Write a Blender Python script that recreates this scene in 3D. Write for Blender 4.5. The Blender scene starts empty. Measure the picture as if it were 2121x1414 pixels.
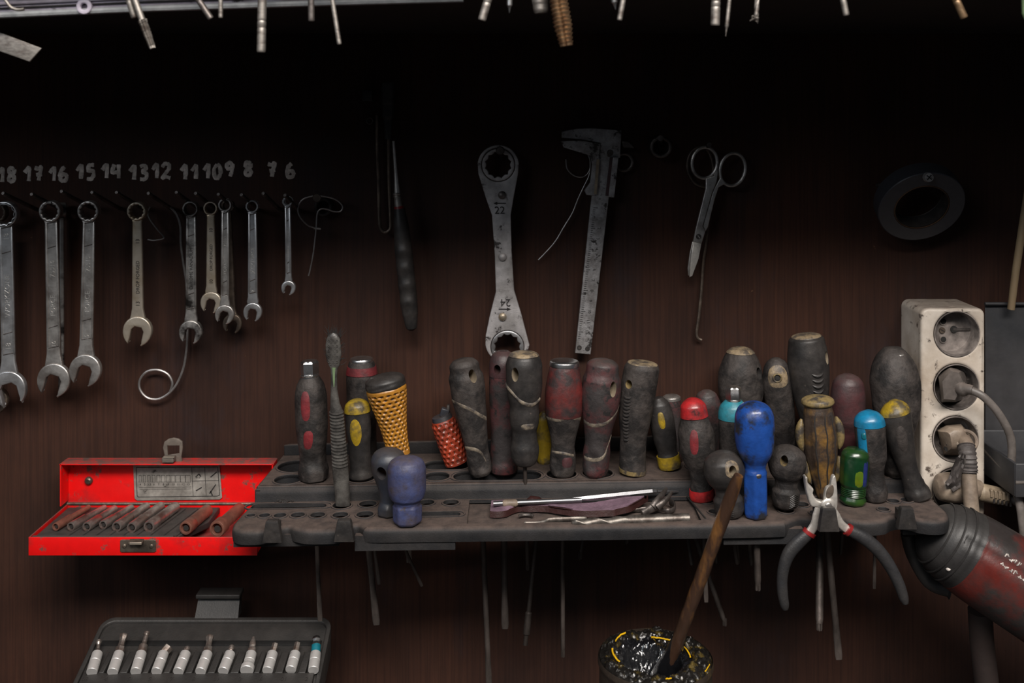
import bpy, bmesh, math, random
from mathutils import Vector, Matrix
from mathutils import noise as mnoise
SC = bpy.context.scene
COL = SC.collection
PI = math.pi
sin, cos = math.sin, math.cos
random.seed(7)

# ------------------------------------------------------------ camera, light, exposure
F, CX, HY, ZC = 2121.0, 1060.5, 250.0, 1.5      # focal length in px, centre column, horizon row, lens height
camd = bpy.data.cameras.new('camera'); cam = bpy.data.objects.new('camera', camd); COL.objects.link(cam)
cam.location = (0, -1.0, ZC); cam.rotation_euler = (PI / 2, 0, 0)
camd.sensor_width = 36; camd.lens = 36.0; camd.shift_y = -(707.0 - HY) / 2121.0
camd.clip_start = 0.01
camd.dof.use_dof = True; camd.dof.focus_distance = 0.885; camd.dof.aperture_fstop = 8.0
SC.camera = cam
W = bpy.data.worlds.new('world'); SC.world = W; W.use_nodes = True
W.node_tree.nodes['Background'].inputs[0].default_value = (0.80, 0.88, 1.0, 1)
W.node_tree.nodes['Background'].inputs[1].default_value = 0.036
def area(name, loc, target, sx, sy, power, col):
    l = bpy.data.lights.new(name, 'AREA'); l.shape = 'RECTANGLE'; l.size = sx; l.size_y = sy
    l.energy = power; l.color = col
    o = bpy.data.objects.new(name, l); COL.objects.link(o); o.location = loc
    o.rotation_euler = (Vector(target) - Vector(loc)).to_track_quat('-Z', 'Y').to_euler()
    return o
area('workshop_ceiling_light', (0.25, -1.48, ZC + 1.06), (0.0, 0, ZC - 0.35), 1.5, 0.42, 63.0, (1.0, 0.94, 0.88))
area('added_fill_light', (-1.7, -2.3, ZC + 1.05), (-0.1, 0, ZC - 0.3), 1.3, 0.8, 12.0, (0.86, 0.93, 1.0))  # added fill, also for metal reflections; no known window there
SC.view_settings.view_transform = 'Standard'; SC.view_settings.look = 'None'
SC.view_settings.gamma = 1.0; SC.view_settings.exposure = 0.0
SC.view_settings.use_curve_mapping = False

def P(px, py, d):                       # the point of the place seen at (px, py), d metres in front of the wall
    k = (1 - d) / F
    return Vector(((px - CX) * k, -d, ZC - (py - HY) * k))
def S(d): return (1 - d) / F            # metres per pixel at that distance
def lerp(a, b, t): return a + (b - a) * t

# ------------------------------------------------------------ materials
def mat(name, col, rough=0.6, metal=0.0, col2=None, amt=0.5, scale=60, soft=0.12, bump=0.15, bscale=300,
        dust=0.0, dustcol=(0.115, 0.09, 0.078), var=0.25, rough2=None, spec=0.5, coat=0.0, trans=0.0, stretch=(1, 1, 1), col3=None, amt3=0.3, scale3=20):
    m = bpy.data.materials.new(name); m.use_nodes = True
    nt = m.node_tree; n = nt.nodes; L = nt.links; b = n['Principled BSDF']
    tc = n.new('ShaderNodeTexCoord'); mp = n.new('ShaderNodeMapping'); mp.inputs['Scale'].default_value = stretch
    L.new(tc.outputs['Object'], mp.inputs[0])
    def nz(s, det=6, r=0.6):
        t = n.new('ShaderNodeTexNoise'); t.inputs['Scale'].default_value = s; t.inputs['Detail'].default_value = det
        t.inputs['Roughness'].default_value = r; L.new(mp.outputs[0], t.inputs[0]); return t.outputs[0]
    def ramp(src, lo, hi, a=0.0, c=1.0):
        r = n.new('ShaderNodeMapRange'); r.inputs[1].default_value = lo; r.inputs[2].default_value = hi
        r.inputs[3].default_value = a; r.inputs[4].default_value = c; L.new(src, r.inputs[0]); return r.outputs[0]
    def mix(f, a, c, mode='MIX'):
        x = n.new('ShaderNodeMix'); x.data_type = 'RGBA'; x.blend_type = mode
        if isinstance(f, float): x.inputs[0].default_value = f
        else: L.new(f, x.inputs[0])
        for i, v in ((6, a), (7, c)):
            if isinstance(v, tuple): x.inputs[i].default_value = (*v, 1)
            else: L.new(v, x.inputs[i])
        return x.outputs[2]
    out = tuple(col)
    fine = nz(scale * 3.1, 5)
    if col2 is not None:
        f = ramp(nz(scale), 0.5 + (0.5 - amt) * 0.5 - soft, 0.5 + (0.5 - amt) * 0.5 + soft)
        out = mix(f, out, tuple(col2))
        if rough2 is not None:
            L.new(ramp(f, 0, 1, rough, rough2), b.inputs['Roughness'])
    if col3 is not None:
        f3 = ramp(nz(scale3, 8, 0.7), 0.5 + (0.5 - amt3) * 0.5 - 0.03, 0.5 + (0.5 - amt3) * 0.5 + 0.03)
        out = mix(f3, out, tuple(col3))
    if var > 0:
        g = ramp(fine, 0.25, 0.75, 1 - var, 1 + var)
        cm = n.new('ShaderNodeCombineColor'); [L.new(g, cm.inputs[i]) for i in range(3)]
        out = mix(1.0, out, cm.outputs[0], 'MULTIPLY')
    if dust > 0:
        ge = n.new('ShaderNodeNewGeometry'); sx = n.new('ShaderNodeSeparateXYZ'); L.new(ge.outputs['Normal'], sx.inputs[0])
        up = ramp(sx.outputs[2], 0.4, 0.97)
        dn = ramp(nz(90, 8, 0.65), 0.3, 0.6, 0.35, 1.0)
        mm = n.new('ShaderNodeMath'); mm.operation = 'MULTIPLY'; L.new(up, mm.inputs[0]); L.new(dn, mm.inputs[1])
        m2 = n.new('ShaderNodeMath'); m2.operation = 'MULTIPLY'; L.new(mm.outputs[0], m2.inputs[0]); m2.inputs[1].default_value = dust
        out = mix(m2.outputs[0], out, tuple(dustcol))
    if isinstance(out, tuple): b.inputs['Base Color'].default_value = (*out, 1)
    else: L.new(out, b.inputs['Base Color'])
    if rough2 is None: b.inputs['Roughness'].default_value = rough
    b.inputs['Metallic'].default_value = metal
    b.inputs['Specular IOR Level'].default_value = spec
    b.inputs['Coat Weight'].default_value = coat
    b.inputs['Coat Roughness'].default_value = 0.15
    b.inputs['Transmission Weight'].default_value = trans
    if bump > 0:
        bp = n.new('ShaderNodeBump'); bp.inputs['Strength'].default_value = bump; bp.inputs['Distance'].default_value = 0.001
        L.new(nz(bscale, 4), bp.inputs['Height']); L.new(bp.outputs[0], b.inputs['Normal'])
    return m

def wall_material():
    m = bpy.data.materials.new('ribbed_brown_board'); m.use_nodes = True
    nt = m.node_tree; n = nt.nodes; L = nt.links; b = n['Principled BSDF']
    tc = n.new('ShaderNodeTexCoord')
    def mp(s):
        q = n.new('ShaderNodeMapping'); q.inputs['Scale'].default_value = s; L.new(tc.outputs['Object'], q.inputs[0]); return q.outputs[0]
    def nz(v, s, d=6, r=0.6):
        t = n.new('ShaderNodeTexNoise'); t.inputs['Scale'].default_value = s; t.inputs['Detail'].default_value = d
        t.inputs['Roughness'].default_value = r; L.new(v, t.inputs[0]); return t.outputs[0]
    def rg(src, lo, hi, a=0.0, c=1.0):
        r = n.new('ShaderNodeMapRange'); r.inputs[1].default_value = lo; r.inputs[2].default_value = hi
        r.inputs[3].default_value = a; r.inputs[4].default_value = c; L.new(src, r.inputs[0]); return r.outputs[0]
    def mix(f, a, c):
        x = n.new('ShaderNodeMix'); x.data_type = 'RGBA'; L.new(f, x.inputs[0])
        for i, v in ((6, a), (7, c)):
            if isinstance(v, tuple): x.inputs[i].default_value = (*v, 1)
            else: L.new(v, x.inputs[i])
        return x.outputs[2]
    grain = nz(mp((1, 1, 0.02)), 420, 3)             # fine upright grooves of the board
    patch = nz(mp((1, 1, 0.55)), 5.5, 7, 0.62)
    c = mix(rg(patch, 0.35, 0.65), (0.024, 0.0125, 0.0100), (0.060, 0.0250, 0.0155))
    c = mix(rg(nz(mp((1, 1, 0.4)), 14, 8, 0.7), 0.56, 0.72, 0, 0.7), c, (0.028, 0.020, 0.022))
    c = mix(rg(grain, 0.42, 0.62, 0, 0.38), c, (0.014, 0.008, 0.007))
    c = mix(rg(nz(mp((1, 1, 1)), 60, 8, 0.75), 0.69, 0.73, 0, 0.8), c, (0.010, 0.009, 0.010))     # grease specks
    c = mix(rg(nz(mp((1, 1, 1)), 95, 3, 0.5), 0.765, 0.785, 0, 0.6), c, (0.17, 0.085, 0.045))   # pale chips
    L.new(c, b.inputs['Base Color'])
    b.inputs['Specular IOR Level'].default_value = 0.18
    L.new(rg(patch, 0.3, 0.7, 0.55, 0.7), b.inputs['Roughness'])
    bp = n.new('ShaderNodeBump'); bp.inputs['Strength'].default_value = 0.25; bp.inputs['Distance'].default_value = 0.0005
    L.new(grain, bp.inputs['Height']); L.new(bp.outputs[0], b.inputs['Normal'])
    return m

M = {}
M['wall'] = wall_material()
M['dark_board'] = mat('dark_shelf_board', (0.022, 0.013, 0.011), 0.7, scale=8, stretch=(1, 1, 1), var=0.35)
M['paint'] = mat('faded_white_marker', (0.85, 0.75, 0.68), 0.8, col2=(0.50, 0.43, 0.38), scale=120, amt=0.5, bump=0.0)
M['rack'] = mat('dusty_dark_plastic', (0.018, 0.018, 0.0195), 0.62, col2=(0.028, 0.026, 0.026), scale=30, dust=0.85, bump=0.3, bscale=700, dustcol=(0.112, 0.083, 0.071), spec=0.2)
M['rubber'] = mat('grimy_black_rubber', (0.0155, 0.0135, 0.013), 0.62, col2=(0.042, 0.035, 0.032), scale=55, dust=0.3, bump=0.7, bscale=260, dustcol=(0.06, 0.05, 0.044), soft=0.07, spec=0.35, col3=(0.070, 0.058, 0.050), amt3=0.17, scale3=230, var=0.4)
M['rubber_s'] = mat('smooth_black_rubber', (0.017, 0.0158, 0.0158), 0.45, col2=(0.033, 0.029, 0.027), scale=45, dust=0.25, bump=0.2, bscale=300, dustcol=(0.055, 0.046, 0.042), spec=0.4, col3=(0.070, 0.058, 0.050), amt3=0.17, scale3=230, var=0.4)
M['rubber_red'] = mat('black_rubber_worn_to_red', (0.028, 0.023, 0.023), 0.55, col2=(0.075, 0.020, 0.021), scale=38, amt=0.42, soft=0.10, dust=0.4, bump=0.5, bscale=200, col3=(0.015, 0.013, 0.013), amt3=0.35, scale3=90)
M['darkred'] = mat('grimy_dark_red_plastic', (0.062, 0.020, 0.022), 0.5, col2=(0.036, 0.023, 0.024), scale=45, dust=0.3, bump=0.3)
M['redwear'] = mat('bright_red_worn_plastic', (0.12, 0.018, 0.016), 0.42, col2=(0.032, 0.022, 0.022), scale=55, amt=0.5, bump=0.3, coat=0.2)
M['red'] = mat('red_plastic', (0.42, 0.016, 0.018), 0.4, col2=(0.13, 0.014, 0.015), scale=60, amt=0.45, bump=0.2, coat=0.2, col3=(0.06, 0.012, 0.012), amt3=0.25, scale3=120)
M['insert_red'] = mat('red_soft_insert', (0.17, 0.013, 0.017), 0.6, col2=(0.075, 0.014, 0.017), scale=60, amt=0.45, bump=0.4)
M['gold'] = mat('worn_golden_plastic', (0.20, 0.145, 0.062), 0.5, col2=(0.055, 0.046, 0.038), scale=90, amt=0.42, soft=0.06, bump=0.4)
M['goldcap'] = mat('worn_pale_gold_end', (0.24, 0.18, 0.11), 0.55, col2=(0.075, 0.06, 0.048), scale=120, amt=0.5, soft=0.08, bump=0.4)
M['palewear'] = mat('pale_worn_stripe', (0.19, 0.155, 0.115), 0.6, col2=(0.045, 0.038, 0.034), scale=170, amt=0.5, bump=0.4)
M['amber'] = mat('amber_grimy_handle', (0.20, 0.105, 0.025), 0.38, col2=(0.042, 0.029, 0.022), scale=48, amt=0.66, soft=0.10, bump=0.3, coat=0.25)
M['yellow'] = mat('scuffed_yellow_plastic', (0.30, 0.20, 0.012), 0.45, col2=(0.07, 0.055, 0.03), scale=75, amt=0.42, soft=0.08, bump=0.3)
M['honey'] = mat('yellow_honeycomb_plastic', (0.36, 0.155, 0.016), 0.38, col2=(0.26, 0.115, 0.02), scale=60, amt=0.4, bump=0.2, coat=0.2)
M['orange'] = mat('orange_honeycomb_plastic', (0.30, 0.040, 0.016), 0.36, col2=(0.13, 0.025, 0.015), scale=60, amt=0.42, bump=0.2, coat=0.25)
M['blue'] = mat('worn_blue_plastic', (0.010, 0.050, 0.23), 0.36, col2=(0.014, 0.018, 0.03), scale=40, amt=0.40, soft=0.05, bump=0.25, coat=0.3, col3=(0.022, 0.022, 0.026), amt3=0.33, scale3=42)
M['violet'] = mat('dusty_violet_blue_plastic', (0.040, 0.050, 0.125), 0.55, col2=(0.05, 0.042, 0.06), scale=60, amt=0.45, bump=0.4, dust=0.3, col3=(0.05, 0.04, 0.045), amt3=0.25, scale3=120)
M['slate'] = mat('dark_blue_grey_plastic', (0.024, 0.028, 0.040), 0.45, col2=(0.034, 0.031, 0.031), scale=50, dust=0.25, bump=0.15)
M['teal'] = mat('teal_plastic', (0.02, 0.17, 0.22), 0.4, col2=(0.05, 0.10, 0.11), scale=60, amt=0.3, bump=0.2)
M['azure'] = mat('bright_azure_plastic', (0.006, 0.15, 0.29), 0.36, col2=(0.02, 0.10, 0.16), scale=50, amt=0.25, bump=0.15, coat=0.2, col3=(0.02, 0.05, 0.07), amt3=0.22, scale3=120)
M['green'] = mat('dark_green_clear_plastic', (0.005, 0.042, 0.014), 0.32, col2=(0.03, 0.08, 0.01), scale=38, amt=0.45, trans=0.35, bump=0.15, coat=0.4)
M['olive'] = mat('painted_green_glow', (0.09, 0.12, 0.006), 0.3, col2=(0.06, 0.14, 0.012), scale=60, amt=0.5, bump=0.1, coat=0.3)
M['navy'] = mat('navy_blue_stripe', (0.012, 0.020, 0.10), 0.35, bump=0.1, coat=0.3)
M['hole'] = mat('grimy_hole_lining', (0.20, 0.16, 0.11), 0.7, bump=0.1)
M['darkhole'] = mat('painted_hole_black', (0.012, 0.011, 0.010), 0.8, bump=0)  # black that puts the shade inside openings into the colour
M['chrome'] = mat('polished_chrome', (0.72, 0.72, 0.72), 0.3, 1.0, col2=(0.42, 0.40, 0.38), scale=70, amt=0.3, bump=0.05, var=0.1)
M['steel'] = mat('satin_wrench_steel', (0.58, 0.55, 0.52), 0.36, 0.85, col2=(0.30, 0.27, 0.25), scale=55, amt=0.42, bump=0.12, bscale=500, var=0.18)
M['steel_b'] = mat('brighter_chrome_vanadium_steel', (0.64, 0.64, 0.65), 0.32, 0.85, col2=(0.36, 0.345, 0.34), scale=45, amt=0.4, bump=0.08, var=0.15)
M['steel_w'] = mat('yellowed_nickel_steel', (0.56, 0.49, 0.40), 0.36, 0.75, col2=(0.34, 0.24, 0.13), scale=26, amt=0.32, bump=0.1, var=0.12)
M['steel_g'] = mat('greasy_steel', (0.40, 0.38, 0.36), 0.4, 0.8, col2=(0.035, 0.03, 0.028), scale=48, amt=0.42, soft=0.07, bump=0.3)
M['steel_rust'] = mat('browned_steel', (0.20, 0.155, 0.12), 0.48, 0.7, col2=(0.08, 0.06, 0.05), scale=60, amt=0.5, bump=0.3)
M['steel_d'] = mat('dark_tool_steel', (0.17, 0.15, 0.14), 0.45, 0.75, col2=(0.07, 0.058, 0.052), scale=55, amt=0.5, bump=0.3)
M['shaft'] = mat('brown_grimy_shaft_steel', (0.11, 0.09, 0.08), 0.5, 0.55, col2=(0.04, 0.032, 0.028), scale=50, amt=0.5, bump=0.3, stretch=(1, 1, 0.4))
M['flat'] = mat('matt_grey_steel', (0.50, 0.475, 0.475), 0.5, 0.5, col2=(0.33, 0.31, 0.30), scale=40, amt=0.45, bump=0.25, bscale=500, col3=(0.06, 0.052, 0.05), amt3=0.28, scale3=90)
M['caliper'] = mat('stained_caliper_steel', (0.42, 0.41, 0.415), 0.5, 0.45, col2=(0.24, 0.225, 0.22), scale=70, amt=0.5, bump=0.4, bscale=700, col3=(0.04, 0.035, 0.033), amt3=0.32, scale3=110)
M['mark'] = mat('stamped_dark_marking', (0.018, 0.015, 0.014), 0.7, bump=0)
M['emboss'] = mat('embossed_lettering_steel', (0.62, 0.60, 0.57), 0.35, 0.8, bump=0.05)
M['dimple_dark'] = mat('dark_dimple_brown', (0.045, 0.024, 0.010), 0.5, bump=0.2)
M['drill'] = mat('dull_drill_steel', (0.20, 0.18, 0.16), 0.46, 0.8, col2=(0.09, 0.075, 0.066), scale=80, amt=0.38, soft=0.08, bump=0.15)
M['scribe'] = mat('rubbed_chrome_scriber', (0.26, 0.26, 0.27), 0.36, 0.95, bump=0.05, var=0.1)
M['rust_tap'] = mat('rusty_golden_tap_steel', (0.32, 0.215, 0.125), 0.4, 0.75, col2=(0.15, 0.085, 0.05), scale=90, amt=0.5, bump=0.3)
M['bright'] = mat('bright_drill_steel', (0.30, 0.275, 0.25), 0.52, 0.85, col2=(0.16, 0.135, 0.12), scale=80, amt=0.38, soft=0.08, bump=0.15, stretch=(1, 1, 2.5))
M['redpaint'] = mat('bright_red_box_paint', (0.70, 0.003, 0.003), 0.42, col2=(0.30, 0.012, 0.012), scale=38, amt=0.24, soft=0.10, bump=0.1, bscale=150, var=0.08, dust=0.92, dustcol=(0.10, 0.075, 0.065), col3=(0.16, 0.055, 0.045), amt3=0.27, scale3=70)
M['tray_insert'] = mat('dusty_black_tray_plastic', (0.020, 0.019, 0.019), 0.55, dust=0.55, bump=0.2, dustcol=(0.075, 0.062, 0.055))
M['plate'] = mat('grimy_silver_label', (0.34, 0.32, 0.29), 0.5, 0.25, col2=(0.20, 0.185, 0.165), scale=60, amt=0.5, bump=0.15, col3=(0.05, 0.045, 0.04), amt3=0.22, scale3=80)
M['brass'] = mat('tarnished_latch_steel', (0.20, 0.165, 0.13), 0.42, 0.75, col2=(0.10, 0.08, 0.065), scale=80, amt=0.45, bump=0.2)
M['latch'] = mat('dusty_brown_clasp', (0.13, 0.108, 0.09), 0.65, 0.2, bump=0.2, dust=0.5, dustcol=(0.14, 0.115, 0.10))
M['socket'] = mat('browned_chrome_socket', (0.50, 0.44, 0.41), 0.3, 0.85, col2=(0.24, 0.15, 0.125), scale=60, amt=0.45, bump=0.1)
M['socket_red'] = mat('reddish_brown_socket_steel', (0.28, 0.12, 0.085), 0.38, 0.5, col2=(0.17, 0.075, 0.055), scale=60, amt=0.4, bump=0.1)
M['case'] = mat('charcoal_case_plastic', (0.022, 0.0205, 0.0195), 0.55, col2=(0.030, 0.027, 0.025), scale=25, dust=0.0, bump=0.25, bscale=600)
M['groove_shade'] = mat('painted_groove_shade', (0.004, 0.004, 0.004), 0.6, bump=0.2)  # near-black, puts the shade of the groove into the colour
M['sleeve'] = mat('brushed_aluminium_sleeve', (0.74, 0.72, 0.70), 0.4, 0.6, bump=0.05, var=0.06, col3=(0.30, 0.26, 0.23), amt3=0.16, scale3=130)
M['bitsteel'] = mat('dull_bit_steel', (0.42, 0.39, 0.36), 0.35, 0.85, col2=(0.26, 0.20, 0.17), scale=90, bump=0.15)
M['petrol'] = mat('petrol_blue_band', (0.005, 0.12, 0.16), 0.4, bump=0)
M['ivory'] = mat('stained_ivory_plastic', (0.66, 0.60, 0.53), 0.42, col2=(0.36, 0.29, 0.225), scale=16, amt=0.5, soft=0.16, bump=0.15, var=0.1, dust=0.75, dustcol=(0.20, 0.16, 0.135), col3=(0.09, 0.07, 0.058), amt3=0.28, scale3=75)
M['ivory_d'] = mat('dark_socket_well', (0.30, 0.26, 0.235), 0.5, col2=(0.10, 0.085, 0.078), scale=50, amt=0.55, bump=0.2)  # socket wells coloured darker than the housing
M['plug'] = mat('sooty_grey_plug', (0.115, 0.097, 0.087), 0.5, col2=(0.07, 0.06, 0.054), scale=40, bump=0.2, dust=0.5, dustcol=(0.2, 0.16, 0.14))
M['plug_b'] = mat('dirty_beige_plug', (0.26, 0.205, 0.155), 0.5, col2=(0.14, 0.105, 0.08), scale=40, bump=0.25)
M['cable'] = mat('dirty_grey_cable', (0.135, 0.118, 0.108), 0.45, col2=(0.085, 0.072, 0.064), scale=40, bump=0.15)
M['beige'] = mat('yellowed_connector', (0.34, 0.27, 0.185), 0.55, col2=(0.19, 0.145, 0.10), scale=60, bump=0.2)
M['tape'] = mat('black_insulating_tape', (0.045, 0.045, 0.052), 0.4, bump=0.1, bscale=500, var=0.1)
M['tapecloth'] = mat('wrapped_old_tape', (0.085, 0.074, 0.070), 0.6, col2=(0.055, 0.046, 0.044), scale=70, bump=0.5)
M['cardboard'] = mat('brown_cardboard_core', (0.10, 0.052, 0.028), 0.8, bump=0.2)
M['wood'] = mat('greasy_wooden_handle', (0.19, 0.085, 0.024), 0.35, col2=(0.040, 0.020, 0.012), scale=45, amt=0.52, soft=0.08, bump=0.4, stretch=(1, 1, 0.25), coat=0.3)
M['wood_pale'] = mat('pale_wooden_dowel', (0.30, 0.23, 0.14), 0.6, col2=(0.18, 0.13, 0.075), scale=30, stretch=(1, 1, 0.2))
M['grease'] = mat('wet_black_grease', (0.006, 0.006, 0.007), 0.12, bump=0.8, bscale=140, coat=0.8, spec=0.9)
M['greasecrust'] = mat('greasy_crusted_rim', (0.010, 0.009, 0.008), 0.16, col2=(0.16, 0.11, 0.02), scale=110, amt=0.16, bump=1.0, bscale=300, coat=0.5)
M['canside'] = mat('dirty_yellow_can', (0.15, 0.10, 0.03), 0.4, col2=(0.035, 0.026, 0.02), scale=30, amt=0.78, bump=0.5)
M['yellowrim'] = mat('clean_yellow_rim_paint', (0.75, 0.43, 0.01), 0.35, bump=0)  # bare yellow paint of the can
M['plier_grip'] = mat('grey_black_grip_rubber', (0.020, 0.020, 0.022), 0.5, col2=(0.030, 0.028, 0.028), scale=50, bump=0.25, bscale=600)
M['plier_steel'] = mat('clean_satin_plier_steel', (0.66, 0.62, 0.57), 0.36, 0.6, col2=(0.42, 0.38, 0.34), scale=60, amt=0.3, bump=0.1, col3=(0.10, 0.07, 0.05), amt3=0.14, scale3=60)
M['lilac'] = mat('lilac_suede', (0.17, 0.105, 0.14), 0.9, col2=(0.12, 0.07, 0.098), scale=80, bump=0.6, bscale=900)
M['maroon'] = mat('maroon_leather_back', (0.030, 0.011, 0.010), 0.5, bump=0.4, spec=0.2)
M['greypanel'] = mat('dark_grey_sheet_metal', (0.036, 0.037, 0.041), 0.5, 0.2, col2=(0.05, 0.048, 0.05), scale=14, bump=0.1)
M['lilacgrey'] = mat('grimy_lilac_grey_plastic', (0.62, 0.56, 0.66), 0.45, col2=(0.28, 0.24, 0.27), scale=22, amt=0.4, bump=0.2, col3=(0.05, 0.04, 0.04), amt3=0.25, scale3=50)
M['greyrim'] = mat('grey_tray_rim', (0.36, 0.37, 0.38), 0.4, bump=0.1)
M['bristle'] = mat('black_bristles', (0.012, 0.012, 0.012), 0.7, bump=0)
M['brushgrey'] = mat('grimy_grey_toothbrush', (0.085, 0.080, 0.073), 0.4, col2=(0.028, 0.025, 0.023), scale=70, amt=0.5, bump=0.4)
M['brushgreen'] = mat('pale_green_plastic', (0.13, 0.19, 0.10), 0.4, bump=0.1)
M['gunblack'] = mat('black_tool_casing', (0.020, 0.0185, 0.0185), 0.5, col2=(0.030, 0.028, 0.027), scale=30, bump=0.15, bscale=500)
M['gunred'] = mat('worn_red_tool_casing', (0.11, 0.014, 0.010), 0.4, col2=(0.030, 0.025, 0.024), scale=24, amt=0.6, soft=0.09, bump=0.2, coat=0.15)
M['white'] = mat('white_lettering', (0.55, 0.50, 0.46), 0.6, col2=(0.16, 0.13, 0.12), scale=160, amt=0.4, bump=0)
M['bench'] = mat('dark_bench_top', (0.012, 0.009, 0.008), 0.7, col2=(0.022, 0.016, 0.013), scale=10, bump=0.2)
M['redtrim'] = mat('dark_red_ring', (0.20, 0.012, 0.012), 0.4, bump=0)
M['wire'] = mat('soft_iron_wire', (0.34, 0.32, 0.31), 0.4, 0.8, bump=0.05)

# ------------------------------------------------------------ mesh building
def pchip(pts):
    n = len(pts); h = [max(1e-9, pts[i + 1][0] - pts[i][0]) for i in range(n - 1)]
    s = [(pts[i + 1][1] - pts[i][1]) / h[i] for i in range(n - 1)]
    m = [s[0]] + [0 if s[i - 1] * s[i] <= 0 else 2 * s[i - 1] * s[i] / (s[i - 1] + s[i]) for i in range(1, n - 1)] + [s[-1]]
    def f(t):
        if t <= pts[0][0]: return pts[0][1]
        for i in range(n - 1):
            if t <= pts[i + 1][0]:
                u = (t - pts[i][0]) / h[i]
                return ((1 + 2 * u) * (1 - u) ** 2 * pts[i][1] + u * (1 - u) ** 2 * h[i] * m[i]
                        + u * u * (3 - 2 * u) * pts[i + 1][1] + u * u * (u - 1) * h[i] * m[i + 1])
        return pts[-1][1]
    return f

class Surf:                              # a turned body between two points; widths in metres (diameters)
    def __init__(s, p0, p1, prof, ry=1.0, fn=None, bend=0.0, face=None):
        s.p0, s.p1 = Vector(p0), Vector(p1); s.ax = s.p1 - s.p0; a = s.ax.normalized()
        f = Vector(face) if face else Vector((0, -1, 0))
        s.fr = (f - a * f.dot(a)).normalized(); s.sd = s.fr.cross(a) * -1
        if not face and s.sd.x < 0: s.sd = -s.sd
        s.f = pchip(prof); s.prof = prof; s.ry = ry; s.fn = fn; s.bend = bend
    def __call__(s, th, t, off=0.0):
        r = s.f(t) / 2
        if s.fn: r *= s.fn(th, t)
        r += off
        c = s.p0 + s.ax * t + s.sd * (s.bend * sin(PI * t))
        return c + s.sd * (sin(th) * r) + s.fr * (cos(th) * r * s.ry)
    def normal(s, th, t):
        return (s.sd * sin(th) + s.fr * cos(th)).normalized()

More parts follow.
